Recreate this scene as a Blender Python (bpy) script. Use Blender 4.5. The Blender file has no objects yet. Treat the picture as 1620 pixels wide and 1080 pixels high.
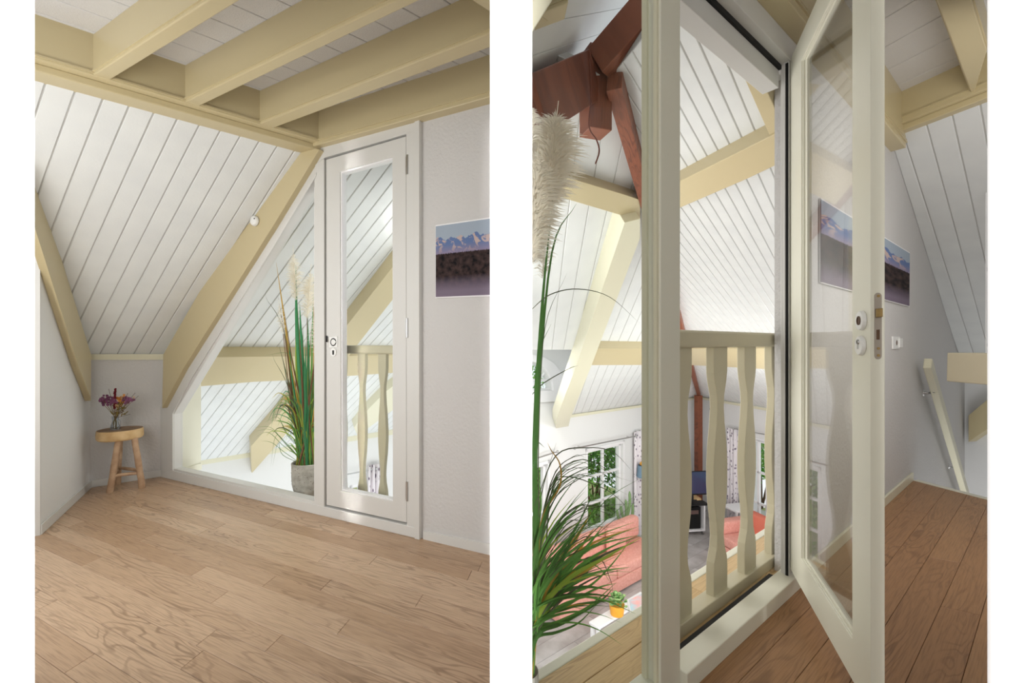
import bpy, bmesh, math, random
from mathutils import Vector, Matrix
from mathutils.geometry import tessellate_polygon
random.seed(7)
V = Vector
S = bpy.context.scene
COL = S.collection

# ------------------------------------------------------------------ camera, world, light, exposure
FPX = 700.0
CAMZ = 0.95
cd = bpy.data.cameras.new('camera'); cam = bpy.data.objects.new('camera', cd); COL.objects.link(cam)
cd.sensor_width = 36.0; cd.lens = 36.0 * FPX / 1620.0
cd.shift_y = 3.0 / 1620.0
cd.clip_start = 0.05; cd.clip_end = 200
cam.location = (0, 0, CAMZ); cam.rotation_euler = (math.pi / 2, 0, 0)
S.camera = cam
S.view_settings.view_transform = 'Standard'; S.view_settings.look = 'None'
S.view_settings.exposure = 0.0; S.view_settings.gamma = 1.0
S.view_settings.use_curve_mapping = False

w = bpy.data.worlds.new('world'); S.world = w; w.use_nodes = True
wb = w.node_tree.nodes['Background']
wb.inputs[0].default_value = (0.93, 0.96, 1.0, 1); wb.inputs[1].default_value = 1.1

def at(x, y, Y): return Vector(((x - 810) / FPX * Y, Y, CAMZ + (543 - y) / FPX * Y))   # a point of the place from a pixel and a depth
def area(name, loc, target, sx, sy, power, color=(1, 1, 1), spread=math.pi):
    l = bpy.data.lights.new(name, 'AREA'); l.shape = 'RECTANGLE'; l.size = sx; l.size_y = sy
    l.energy = power; l.color = color; l.spread = spread
    o = bpy.data.objects.new(name, l); COL.objects.link(o)
    o.location = loc
    o.rotation_euler = (V(target) - V(loc)).to_track_quat('-Z', 'Y').to_euler()
    return o
area('fill_front', (-1.2, -1.4, 1.5), (-1.0, 1, 1.0), 2.4, 2.0, 14, (1, .99, .965))  # added soft fill behind the camera, no window stands there
for nm, x, y, sx, p in (('pier_fill_left', -1.06, -.5, .40, 5.2), ('pier_fill_middle', 0, -.3, .10, 1.3), ('pier_fill_right', 1.085, -.25, .34, 6.0)):
    area(nm, (x, y, 0.95), (x, 1, 0.95), sx, 2.0, p, (1, 1, 1), math.radians(6))  # added narrow beams, one per pier, only to whiten its face
area('fill_loft', (-1.75, 1.12, 1.1), (-1.1, 3.2, 1.15), 0.8, 1.3, 15, (1, .99, .965))  # added fill hidden behind the left pier, brightens floor and slope
area('fill_hall', (-0.1, -1.2, 1.6), (0.6, 1.5, 1.0), 1.2, 1.4, 14, (1, .985, .96))  # added fill for the post and frames of the right room
area('fill_living_wall', (0.0, 2.7, 0.9), (1, 2.7, 0.9), 1.6, 2.0, 27, (1, .995, .98))  # added fill flush with the divider, lights leaf and baluster sides
dl = at(846, 557, 5.5)
area('fill_dormer', (dl.x, dl.y, dl.z - .04), (dl.x - .3, dl.y + 2, dl.z - 1.0), 0.4, 0.2, 20, (1, .995, .98))  # added fill under the dormer ceiling to lift the dark wall
area('fill_stair', (2.0, 1.3, 1.5), (2.6, 3.2, 0.8), 0.9, 1.0, 15, (1, .975, .94))  # added fill out of view behind the right pier, lifts the stair side
area('fill_living_left', (-1.1, 3.4, -1.3), (-2.0, 5.2, 0.6), 1.6, 1.4, 22, (1, .995, .98))  # added fill tucked below the left walkway, aimed up at the far slope
area('fill_living_left_high', (-0.45, 3.2, 2.05), (-2.2, 4.4, 0.2), 0.6, 0.9, 15, (1, .995, .98))  # added weaker fill from above for the upper left slope
area('fill_living_right', (2.3, 3.7, -1.9), (2.7, 7.6, 0.4), 3.2, 1.6, 98, (1, .995, .98))  # added main fill of the right living room, hidden under its walkway
area('fill_living_side', (3.75, 4.75, 0.2), (1.6, 7.2, 0.5), 1.4, 1.3, 60, (1, .995, .98))  # added side fill, concealed behind the picture wall

# ------------------------------------------------------------------ materials
def mat(name, col, rough=0.5, spec=0.5, metal=0.0, noise=None, bump=None, coat=0.0):
    m = bpy.data.materials.new(name); m.use_nodes = True
    nt = m.node_tree; b = nt.nodes['Principled BSDF']
    b.inputs['Base Color'].default_value = (*col, 1); b.inputs['Roughness'].default_value = rough
    b.inputs['Metallic'].default_value = metal
    b.inputs['Specular IOR Level'].default_value = spec
    b.inputs['Coat Weight'].default_value = coat
    tc = nt.nodes.new('ShaderNodeTexCoord')
    if noise:
        sc, col2, det = noise
        n = nt.nodes.new('ShaderNodeTexNoise'); n.inputs['Scale'].default_value = sc; n.inputs['Detail'].default_value = det
        r = nt.nodes.new('ShaderNodeMix'); r.data_type = 'RGBA'
        nt.links.new(tc.outputs['Object'], n.inputs['Vector'])
        mr = nt.nodes.new('ShaderNodeMapRange'); mr.inputs[1].default_value = .35; mr.inputs[2].default_value = .65
        nt.links.new(n.outputs[0], mr.inputs[0]); nt.links.new(mr.outputs[0], r.inputs[0])
        r.inputs[6].default_value = (*col, 1); r.inputs[7].default_value = (*col2, 1)
        nt.links.new(r.outputs[2], b.inputs['Base Color'])
    if bump:
        sc, st, dist = bump
        n = nt.nodes.new('ShaderNodeTexNoise'); n.inputs['Scale'].default_value = sc; n.inputs['Detail'].default_value = 4
        nt.links.new(tc.outputs['Object'], n.inputs['Vector'])
        bp = nt.nodes.new('ShaderNodeBump'); bp.inputs['Strength'].default_value = st; bp.inputs['Distance'].default_value = dist
        nt.links.new(n.outputs[0], bp.inputs['Height']); nt.links.new(bp.outputs[0], b.inputs['Normal'])
    return m

def s2l(r, g, b):
    f = lambda c: (c / 255 / 12.92) if c / 255 <= .04045 else ((c / 255 + .055) / 1.055) ** 2.4
    return (f(r), f(g), f(b))

M = {}
M['pier'] = mat('pier_white', (.97, .97, .97), .9, .1)
M['plaster'] = mat('plaster_white', s2l(206, 204, 202), .75, .3, bump=(70, .35, .012))
M['plaster_smooth'] = mat('plaster_smooth', s2l(226, 226, 225), .75, .3, bump=(40, .12, .01))
M['oakgap'] = mat('plank_joint', s2l(132, 98, 70), .8, .2)
M['board'] = mat('white_board', s2l(224, 226, 224), .38, .45, noise=(5, s2l(218, 220, 219), 2), bump=(90, .12, .004))
M['ceil_board'] = mat('ceiling_board', s2l(214, 213, 213), .3, .5, bump=(160, .45, .006))
M['groove'] = mat('groove_grey', s2l(190, 189, 185), .8, .2)
M['beige'] = mat('beige_gloss_paint', s2l(198, 184, 146), .3, .5, bump=(8, .04, .01))
M['cream'] = mat('cream_paint', s2l(219, 215, 190), .35, .5, bump=(10, .04, .01))
M['railing'] = mat('beige_railing_paint', s2l(198, 190, 162), .35, .5, bump=(10, .04, .01))
M['frame'] = mat('offwhite_frame_paint', s2l(214, 213, 209), .38, .45, bump=(14, .04, .01))
M['creamframe'] = mat('cream_frame_paint', s2l(226, 224, 207), .35, .5, bump=(14, .04, .01))
M['black'] = mat('black_rubber', (.008, .008, .008), .6, .3)
M['plate'] = mat('dull_zinc', s2l(165, 155, 142), .5, .4)
M['steel'] = mat('brushed_steel', (.55, .55, .55), .3, .5, 1.0)
M['whiteplastic'] = mat('white_plastic', s2l(235, 235, 232), .35, .5)
M['brass'] = mat('worn_brass', s2l(150, 125, 80), .35, .5, .8)
M['brown'] = mat('dark_brown', s2l(95, 70, 50), .6, .3)
M['white'] = mat('white_lacquer', s2l(236, 235, 236), .4, .4)
M['greyfloor'] = mat('grey_floor', s2l(190, 187, 186), .45, .4, noise=(3, s2l(160, 155, 152), 4))
M['coral'] = mat('coral_fabric', s2l(230, 170, 158), .9, .15, noise=(30, s2l(220, 156, 142), 3), bump=(220, .3, .003))
M['coraldark'] = mat('dark_coral_fabric', s2l(212, 122, 102), .9, .15, bump=(220, .3, .003))
M['screen'] = mat('tv_screen', s2l(42, 58, 88), .12, .6)
M['yellow'] = mat('mustard_ceramic', s2l(226, 160, 50), .45, .4)
M['blueshade'] = mat('blue_grey_fabric', s2l(120, 145, 165), .8, .2)
M['paper'] = mat('print_paper', s2l(185, 215, 226), .5, .3, noise=(9, s2l(240, 180, 175), 2))
M['lampshade'] = mat('cream_lampshade', s2l(228, 218, 190), .8, .2)
M['stone'] = mat('speckled_concrete', s2l(204, 200, 192), .85, .2, noise=(22, s2l(166, 160, 152), 6), bump=(60, .5, .01))
M['soil'] = mat('dark_soil', s2l(60, 50, 38), .95, .1)
M['legwood'] = mat('pale_branch_wood', s2l(196, 165, 135), .7, .2, noise=(18, s2l(170, 138, 110), 5))
M['slabwood'] = mat('pale_slab_wood', s2l(214, 184, 138), .65, .25, noise=(14, s2l(190, 155, 108), 5))
M['seattop'] = mat('grey_weathered_top', s2l(150, 125, 102), .7, .2, noise=(22, s2l(120, 98, 78), 5))
M['grass_dark'] = mat('dark_green_blade', s2l(86, 130, 66), .55, .3)
M['grass_mid'] = mat('mid_green_blade', s2l(116, 170, 86), .55, .3)
M['grass_jade'] = mat('jade_green_blade', s2l(70, 150, 98), .5, .3)
M['grass_lime'] = mat('lime_green_blade', s2l(172, 198, 84), .55, .3)
M['grass_ochre'] = mat('ochre_blade', s2l(204, 164, 76), .6, .3)
M['grass_brown'] = mat('brown_blade', s2l(120, 84, 58), .7, .2)
M['grass_olive'] = mat('olive_grey_blade', s2l(92, 100, 74), .6, .3)
M['plume'] = mat('feathery_plume', s2l(250, 244, 232), .95, .1)
M['plumetip'] = mat('tan_plume_tip', s2l(205, 180, 146), .95, .1)
def translucent(k, f):
    nt = M[k].node_tree; b = nt.nodes['Principled BSDF']; out = nt.nodes['Material Output']
    t = nt.nodes.new('ShaderNodeBsdfTranslucent'); t.inputs[0].default_value = b.inputs['Base Color'].default_value
    mx = nt.nodes.new('ShaderNodeMixShader'); mx.inputs[0].default_value = f
    nt.links.new(b.outputs[0], mx.inputs[1]); nt.links.new(t.outputs[0], mx.inputs[2]); nt.links.new(mx.outputs[0], out.inputs[0])
M['succulent'] = mat('jade_leaf', s2l(90, 150, 80), .5, .4, noise=(30, s2l(190, 215, 150), 2))
M['cactus'] = mat('grey_green_stem', s2l(130, 160, 110), .6, .3)
M['cable'] = mat('red_brown_cable', s2l(110, 62, 48), .6, .3)
M['purple'] = mat('dried_purple_flower', s2l(130, 82, 110), .9, .1)
M['orange'] = mat('dried_orange_flower', s2l(232, 168, 96), .9, .1)
M['crimson'] = mat('dried_crimson_flower', s2l(100, 28, 38), .9, .1)
M['olive'] = mat('dried_olive_leaf', s2l(122, 105, 60), .9, .1)
M['peach'] = mat('dried_peach_flower', s2l(228, 198, 160), .9, .1)
M['bush'] = mat('bush_leaf', s2l(92, 158, 62), .6, .3)
M['bush2'] = mat('bright_bush_leaf', s2l(150, 200, 98), .6, .3)
M['bush3'] = mat('pale_bush_leaf', s2l(188, 205, 160), .6, .3)
for k_ in ('plume', 'plumetip', 'grass_dark', 'grass_mid', 'grass_jade', 'grass_lime', 'grass_ochre', 'bush', 'bush2', 'bush3'): translucent(k_, .5 if 'plume' in k_ else .4)
M['lawn'] = mat('lawn_green', s2l(150, 170, 100), .9, .1, noise=(2, s2l(196, 186, 150), 4))

def wood_mat(name, base, dark, light, rough=.42):
    m = bpy.data.materials.new(name); m.use_nodes = True
    nt = m.node_tree; N = nt.nodes; Lk = nt.links; b = N['Principled BSDF']
    tc = N.new('ShaderNodeTexCoord'); oi = N.new('ShaderNodeObjectInfo')
    off = N.new('ShaderNodeVectorMath'); off.operation = 'SCALE'
    cb = N.new('ShaderNodeCombineXYZ')
    mm = N.new('ShaderNodeMath'); mm.operation = 'MULTIPLY'; mm.inputs[1].default_value = 37.0
    Lk.new(oi.outputs['Random'], mm.inputs[0])
    for i in range(3): Lk.new(mm.outputs[0], cb.inputs[i])
    ad = N.new('ShaderNodeVectorMath'); ad.operation = 'ADD'
    mp = N.new('ShaderNodeMapping'); mp.inputs['Scale'].default_value = (1.6, 12, 1)
    Lk.new(tc.outputs['Object'], mp.inputs[0]); Lk.new(mp.outputs[0], ad.inputs[0]); Lk.new(cb.outputs[0], ad.inputs[1])
    n1 = N.new('ShaderNodeTexNoise'); n1.inputs['Scale'].default_value = 1.0; n1.inputs['Detail'].default_value = 2.0
    n1.inputs['Distortion'].default_value = .5
    Lk.new(ad.outputs[0], n1.inputs['Vector'])
    # contour lines of the low-frequency noise read as cathedral grain
    mu = N.new('ShaderNodeMath'); mu.operation = 'MULTIPLY'; mu.inputs[1].default_value = 85.0
    sn = N.new('ShaderNodeMath'); sn.operation = 'SINE'
    Lk.new(n1.outputs[0], mu.inputs[0]); Lk.new(mu.outputs[0], sn.inputs[0])
    mr = N.new('ShaderNodeMapRange'); mr.inputs[1].default_value = .3; mr.inputs[2].default_value = 1.0
    Lk.new(sn.outputs[0], mr.inputs[0])
    # mask: only where another noise is high
    n3 = N.new('ShaderNodeTexNoise'); n3.inputs['Scale'].default_value = .55; n3.inputs['Detail'].default_value = 1
    Lk.new(ad.outputs[0], n3.inputs['Vector'])
    mk = N.new('ShaderNodeMapRange'); mk.inputs[1].default_value = .42; mk.inputs[2].default_value = .62
    Lk.new(n3.outputs[0], mk.inputs[0])
    ml = N.new('ShaderNodeMath'); ml.operation = 'MULTIPLY'; Lk.new(mr.outputs[0], ml.inputs[0]); Lk.new(mk.outputs[0], ml.inputs[1])
    # fine fibres
    mp2 = N.new('ShaderNodeMapping'); mp2.inputs['Scale'].default_value = (10, 260, 1)
    Lk.new(tc.outputs['Object'], mp2.inputs[0])
    ad2 = N.new('ShaderNodeVectorMath'); ad2.operation = 'ADD'; Lk.new(mp2.outputs[0], ad2.inputs[0]); Lk.new(cb.outputs[0], ad2.inputs[1])
    n2 = N.new('ShaderNodeTexNoise'); n2.inputs['Scale'].default_value = 1.0; n2.inputs['Detail'].default_value = 3
    Lk.new(ad2.outputs[0], n2.inputs['Vector'])
    c1 = N.new('ShaderNodeMix'); c1.data_type = 'RGBA'; c1.inputs[6].default_value = (*base, 1); c1.inputs[7].default_value = (*light, 1)
    Lk.new(oi.outputs['Random'], c1.inputs[0])
    c2 = N.new('ShaderNodeMix'); c2.data_type = 'RGBA'; Lk.new(c1.outputs[2], c2.inputs[6]); c2.inputs[7].default_value = (*dark, 1)
    f2 = N.new('ShaderNodeMath'); f2.operation = 'MULTIPLY'; f2.inputs[1].default_value = .5; Lk.new(ml.outputs[0], f2.inputs[0]); Lk.new(f2.outputs[0], c2.inputs[0])
    c3 = N.new('ShaderNodeMix'); c3.data_type = 'RGBA'; Lk.new(c2.outputs[2], c3.inputs[6]); c3.inputs[7].default_value = (*dark, 1)
    f3 = N.new('ShaderNodeMapRange'); f3.inputs[1].default_value = .45; f3.inputs[2].default_value = .8; f3.inputs[4].default_value = .55
    Lk.new(n2.outputs[0], f3.inputs[0]); Lk.new(f3.outputs[0], c3.inputs[0])
    Lk.new(c3.outputs[2], b.inputs['Base Color'])
    b.inputs['Roughness'].default_value = rough
    bp = N.new('ShaderNodeBump'); bp.inputs['Strength'].default_value = .15; bp.inputs['Distance'].default_value = .002
    Lk.new(n2.outputs[0], bp.inputs['Height']); Lk.new(bp.outputs[0], b.inputs['Normal'])
    return m
M['oak'] = wood_mat('oak_plank', s2l(182, 150, 120), s2l(112, 84, 60), s2l(208, 179, 150), .36)
M['oakdim'] = wood_mat('oak_plank_dim', s2l(160, 118, 80), s2l(98, 64, 38), s2l(172, 130, 90))  # darker copy of the oak, the right loft's dimness put into its colour
M['redwood'] = wood_mat('red_stained_timber', s2l(122, 68, 46), s2l(62, 30, 22), s2l(140, 80, 54), .5)
M['oakedge'] = wood_mat('honey_oak_plank', s2l(204, 172, 122), s2l(150, 116, 76), s2l(216, 186, 140))

def glass_mat(name, tint=(1, 1, 1), refl=1.0):
    m = bpy.data.materials.new(name); m.use_nodes = True
    nt = m.node_tree; nt.nodes.clear()
    out = nt.nodes.new('ShaderNodeOutputMaterial'); mx = nt.nodes.new('ShaderNodeMixShader')
    tr = nt.nodes.new('ShaderNodeBsdfTransparent'); tr.inputs[0].default_value = (*tint, 1)
    gl = nt.nodes.new('ShaderNodeBsdfGlossy'); gl.inputs['Roughness'].default_value = 0.0
    lw = nt.nodes.new('ShaderNodeFresnel'); lw.inputs['IOR'].default_value = 1.5
    mu = nt.nodes.new('ShaderNodeMath'); mu.operation = 'MULTIPLY'; mu.inputs[1].default_value = refl
    ge = nt.nodes.new('ShaderNodeNewGeometry'); io = nt.nodes.new('ShaderNodeMapRange')   # same reflectance from either side of the thin pane
    io.inputs[3].default_value = 1.5; io.inputs[4].default_value = 1 / 1.5
    nt.links.new(ge.outputs['Backfacing'], io.inputs[0]); nt.links.new(io.outputs[0], lw.inputs['IOR'])
    nt.links.new(lw.outputs[0], mu.inputs[0]); nt.links.new(mu.outputs[0], mx.inputs[0])
    nt.links.new(tr.outputs[0], mx.inputs[1]); nt.links.new(gl.outputs[0], mx.inputs[2]); nt.links.new(mx.outputs[0], out.inputs[0])
    return m
M['glass'] = glass_mat('clear_glass', (.98, .99, .985), .22)
M['vaseglass'] = glass_mat('vase_glass', (.86, .88, .9), 1.0)
M['leafglass'] = glass_mat('door_glass', (.93, .93, .92), .85)

def curtain_mat():
    m = mat('patterned_curtain', s2l(232, 226, 230), .9, .1)
    nt = m.node_tree; N = nt.nodes; Lk = nt.links
    tc = N.new('ShaderNodeTexCoord'); mp = N.new('ShaderNodeMapping'); mp.inputs['Scale'].default_value = (1, 1, .45)
    vo = N.new('ShaderNodeTexVoronoi'); vo.inputs['Scale'].default_value = 24
    mr = N.new('ShaderNodeMapRange'); mr.inputs[1].default_value = .18; mr.inputs[2].default_value = .3
    c = N.new('ShaderNodeMix'); c.data_type = 'RGBA'; c.inputs[6].default_value = (*s2l(92, 76, 100), 1); c.inputs[7].default_value = (*s2l(234, 228, 232), 1)
    Lk.new(tc.outputs['Object'], mp.inputs[0]); Lk.new(mp.outputs[0], vo.inputs['Vector']); Lk.new(vo.outputs[0], mr.inputs[0])
    Lk.new(mr.outputs[0], c.inputs[0]); Lk.new(c.outputs[2], N['Principled BSDF'].inputs['Base Color'])
    return m
M['curtain'] = curtain_mat()

def picture_mat():
    m = mat('mountain_print', (.2, .2, .2), .8, .12)
    nt = m.node_tree; N = nt.nodes; Lk = nt.links; b = N['Principled BSDF']
    uv = N.new('ShaderNodeUVMap'); uv.uv_map = 'UVMap'
    sp = N.new('ShaderNodeSeparateXYZ'); Lk.new(uv.outputs[0], sp.inputs[0])
    def ridge(scale, amp, base, det, seed, rough=.5):
        c = N.new('ShaderNodeCombineXYZ'); Lk.new(sp.outputs[0], c.inputs[0]); c.inputs[1].default_value = seed
        n = N.new('ShaderNodeTexNoise'); n.inputs['Scale'].default_value = scale; n.inputs['Detail'].default_value = det
        n.inputs['Roughness'].default_value = rough
        Lk.new(c.outputs[0], n.inputs['Vector'])
        a = N.new('ShaderNodeMath'); a.operation = 'MULTIPLY_ADD'; a.inputs[1].default_value = amp; a.inputs[2].default_value = base - amp * .5
        Lk.new(n.outputs[0], a.inputs[0])
        lt = N.new('ShaderNodeMath'); lt.operation = 'LESS_THAN'; Lk.new(sp.outputs[1], lt.inputs[0]); Lk.new(a.outputs[0], lt.inputs[1])
        return lt.outputs[0]
    def mix(f, a, bb):
        x = N.new('ShaderNodeMix'); x.data_type = 'RGBA'
        if f is not None: Lk.new(f, x.inputs[0])
        for s, v in ((6, a), (7, bb)):
            if isinstance(v, tuple): x.inputs[s].default_value = (*v, 1)
            else: Lk.new(v, x.inputs[s])
        return x.outputs[2]
    nn = N.new('ShaderNodeTexNoise'); nn.inputs['Scale'].default_value = 9; nn.inputs['Detail'].default_value = 5; nn.inputs['Distortion'].default_value = 1.2
    Lk.new(uv.outputs[0], nn.inputs['Vector'])
    st = N.new('ShaderNodeMapRange'); st.inputs[1].default_value = .52; st.inputs[2].default_value = .58; Lk.new(nn.outputs[0], st.inputs[0])
    mount = mix(st.outputs[0], s2l(98, 118, 160), s2l(188, 168, 162))
    sky = s2l(158, 170, 184)
    c = mix(ridge(5.5, .34, .80, 5, 3.1), sky, mount)
    hz = N.new('ShaderNodeMapRange'); hz.inputs[1].default_value = .72; hz.inputs[2].default_value = .6; Lk.new(sp.outputs[1], hz.inputs[0])
    c = mix(hz.outputs[0], c, s2l(138, 128, 152))
    fo = N.new('ShaderNodeTexNoise'); fo.inputs['Scale'].default_value = 14; fo.inputs['Detail'].default_value = 5
    Lk.new(uv.outputs[0], fo.inputs['Vector'])
    fc = N.new('ShaderNodeMapRange'); fc.inputs[1].default_value = .35; fc.inputs[2].default_value = .8; Lk.new(fo.outputs[0], fc.inputs[0])
    forest = mix(fc.outputs[0], s2l(24, 22, 26), s2l(84, 66, 62))
    c = mix(ridge(60, .10, .60, 3, 7.7, .8), c, forest)
    ms = N.new('ShaderNodeMapRange'); ms.inputs[1].default_value = .30; ms.inputs[2].default_value = .10; Lk.new(sp.outputs[1], ms.inputs[0])
    c = mix(ms.outputs[0], c, s2l(122, 110, 126))
    Lk.new(c, b.inputs['Base Color'])
    return m
M['picture'] = picture_mat()

# ------------------------------------------------------------------ geometry helpers
CAM = V((0, 0, CAMZ))
def ray(x, y): return V(((x - 810) / FPX, 1, (543 - y) / FPX))
def at(x, y, Y): return CAM + ray(x, y) * Y
def on_z(x, y, z=0.0): return CAM + ray(x, y) * ((z - CAMZ) / ray(x, y).z)
def vp(x, y): return ray(x, y)

class Frame:
    def __init__(s, o, u, n, vhint=None):
        s.o = V(o); s.n = V(n).normalized(); u = V(u); s.u = (u - s.n * u.dot(s.n)).normalized(); s.v = s.n.cross(s.u)
    def p(s, u, v, w=0): return s.o + s.u * u + s.v * v + s.n * w
    def uv(s, P): d = V(P) - s.o; return (d.dot(s.u), d.dot(s.v))
    def pick(s, x, y, w=0):
        r = ray(x, y); o = s.o + s.n * w
        return CAM + r * ((o - CAM).dot(s.n) / r.dot(s.n))
    def px(s, x, y, w=0): return s.uv(s.pick(x, y, w))
    def mat(s, c): 
        m = Matrix((s.u, s.v, s.n)).transposed().to_4x4(); m.translation = c; return m
def wallframe(a, d, toward=None):
    """vertical plane through a (x,y) along d (x,y); v is up"""
    d = V((d[0], d[1], 0)).normalized(); n = V((d.y, -d.x, 0))
    a = V((a[0], a[1], 0))
    if n.dot((toward or V((0, 0, 0))) - a) < 0: n = -n; d = -d
    # u x v = n with v = z  ->  u = z x n ... v = n x u
    f = Frame(a, V((0, 0, 1)).cross(n), n)
    return f   # f.v == +z

class B:
    def __init__(s): s.bm = bmesh.new(); s.uvl = None
    def prism(s, fr, poly, w0, w1, holes=(), px=True, at_w=None):
        """poly in pixels (picked on the plane at offset w1) or in uv"""
        loops = []
        for lp in [poly] + list(holes):
            loops.append([fr.px(x, y, w1 if at_w is None else at_w) for x, y in lp] if px else list(lp))
        flat = [q for l in loops for q in l]
        tris = tessellate_polygon([[V((a, b, 0)) for a, b in l] for l in loops])
        top = [s.bm.verts.new(fr.p(a, b, w1)) for a, b in flat]
        bot = [s.bm.verts.new(fr.p(a, b, w0)) for a, b in flat]
        for t in tris:
            try: s.bm.faces.new([top[i] for i in t]); s.bm.faces.new([bot[i] for i in reversed(t)])
            except ValueError: pass
        k = 0
        for l in loops:
            n = len(l)
            for i in range(n):
                a, b = k + i, k + (i + 1) % n
                try: s.bm.faces.new([top[a], bot[a], bot[b], top[b]])
                except ValueError: pass
            k += n
        return s
    def hull8(s, pts):
        """box from 8 points: 4 bottom ring, 4 top ring"""
        v = [s.bm.verts.new(V(p)) for p in pts]
        for f in ((3, 2, 1, 0), (4, 5, 6, 7), (0, 1, 5, 4), (1, 2, 6, 5), (2, 3, 7, 6), (3, 0, 4, 7)):
            s.bm.faces.new([v[i] for i in f])
        return s
    def box(s, fr, u0, u1, v0, v1, w0, w1):
        P = fr.p
        return s.hull8([P(u0, v0, w0), P(u1, v0, w0), P(u1, v1, w0), P(u0, v1, w0), P(u0, v0, w1), P(u1, v0, w1), P(u1, v1, w1), P(u0, v1, w1)])
    def tube(s, pts, r, n=8, cap=True, squash=None):
        pts = [V(p) for p in pts]; rr = r if isinstance(r, (list, tuple)) else [r] * len(pts)
        rings = []
        for i, p in enumerate(pts):
            t = (pts[min(i + 1, len(pts) - 1)] - pts[max(i - 1, 0)]).normalized()
            a = t.orthogonal().normalized() if i == 0 else (a - t * a.dot(t)).normalized()
            b = t.cross(a)
            rings.append([s.bm.verts.new(p + (a * math.cos(k * 2 * math.pi / n) + b * math.sin(k * 2 * math.pi / n)) * rr[i]) for k in range(n)])
        for i in range(len(rings) - 1):
            for k in range(n):
                s.bm.faces.new([rings[i][k], rings[i][(k + 1) % n], rings[i + 1][(k + 1) % n], rings[i + 1][k]])
        if cap:
            s.bm.faces.new(list(reversed(rings[0]))); s.bm.faces.new(rings[-1])
        return s
    def lathe(s, c, prof, n=28, axis=None, jitter=0):
        """prof: list of (r, h) ; axis default z"""
        c = V(c); ax = V(axis or (0, 0, 1)).normalized(); a = ax.orthogonal().normalized(); b = ax.cross(a)
        rings = []
        jit = [1 + jitter * math.sin(3 * k * 2 * math.pi / n + 1) + jitter * .6 * math.sin(7 * k * 2 * math.pi / n) for k in range(n)]
        for r, h in prof:
            if r < 1e-6: rings.append([s.bm.verts.new(c + ax * h)])
            else: rings.append([s.bm.verts.new(c + ax * h + (a * math.cos(k * 2 * math.pi / n) + b * math.sin(k * 2 * math.pi / n)) * r * jit[k]) for k in range(n)])
        for i in range(len(rings) - 1):
            A, Bq = rings[i], rings[i + 1]
            for k in range(n):
                k2 = (k + 1) % n
                if len(A) == 1 and len(Bq) == 1: continue
                if len(A) == 1: s.bm.faces.new([A[0], Bq[k2], Bq[k]])
                elif len(Bq) == 1: s.bm.faces.new([A[k], A[k2], Bq[0]])
                else: s.bm.faces.new([A[k], A[k2], Bq[k2], Bq[k]])
        return s
    def blade(s, pts, wid, fold=.25, face=None):
        pts = [V(p) for p in pts]; n = len(pts); rows = []
        for i, p in enumerate(pts):
            t = (pts[min(i + 1, n - 1)] - pts[max(i - 1, 0)]).normalized()
            f = V(face) if face is not None else (CAM - p).normalized()
            side = t.cross(f)
            side = side.normalized() if side.length > 1e-4 else V((1, 0, 0))
            k = i / (n - 1); ww = wid * (min(1, .55 + 1.6 * k) if k < .3 else (1.0 - ((k - .3) / .7) ** 1.6)) * .5 + wid * .02
            nrm = side.cross(t)
            rows.append([s.bm.verts.new(p - side * ww), s.bm.verts.new(p + nrm * ww * fold * 2), s.bm.verts.new(p + side * ww)])
        for i in range(n - 1):
            for k in range(2): s.bm.faces.new([rows[i][k], rows[i][k + 1], rows[i + 1][k + 1], rows[i + 1][k]])
        return s
    def sphere(s, c, r, sub=2, sc=(1, 1, 1)):
        g = bmesh.ops.create_icosphere(s.bm, subdivisions=sub, radius=r)
        for v in g['verts']: v.co = V((v.co.x * sc[0], v.co.y * sc[1], v.co.z * sc[2])) + V(c)
        return s
    def done(s, name, m, parent=None, smooth=False, bevel=0, fixn=True, angle=40):
        if fixn: bmesh.ops.recalc_face_normals(s.bm, faces=s.bm.faces)
        me = bpy.data.meshes.new(name); s.bm.to_mesh(me); s.bm.free()
        if smooth:
            for p in me.polygons: p.use_smooth = True
            try: me.set_sharp_from_angle(angle=math.radians(angle))
            except Exception: pass
        me.materials.append(M[m] if isinstance(m, str) else m)
        o = bpy.data.objects.new(name, me); COL.objects.link(o)
        if parent is not None: adopt(o, parent)
        if bevel:
            b = o.modifiers.new('bevel', 'BEVEL'); b.width = bevel; b.segments = 2; b.limit_method = 'ANGLE'; b.angle_limit = math.radians(40)
        return o
def adopt(o, parent):
    o.parent = parent; root = parent; mat_ = Matrix.Identity(4)
    chain = []
    while root: chain.append(root); root = root.parent
    for r in reversed(chain): mat_ = mat_ @ (r.matrix_parent_inverse if r.parent else Matrix.Identity(4)) @ r.matrix_basis
    o.matrix_parent_inverse = mat_.inverted()
def thing(name, loc, label, cat, group=None):
    o = bpy.data.objects.new(name, None); o.empty_display_size = .1; COL.objects.link(o); o.location = V(loc)
    return tag(o, label, cat, group)
def tag(o, label, cat, group=None):
    o['label'] = label; o['category'] = cat
    if group: o['group'] = group
    return o
def struct(o): o['kind'] = 'structure'; return o
def stuff(o): o['kind'] = 'stuff'; return o

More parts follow.
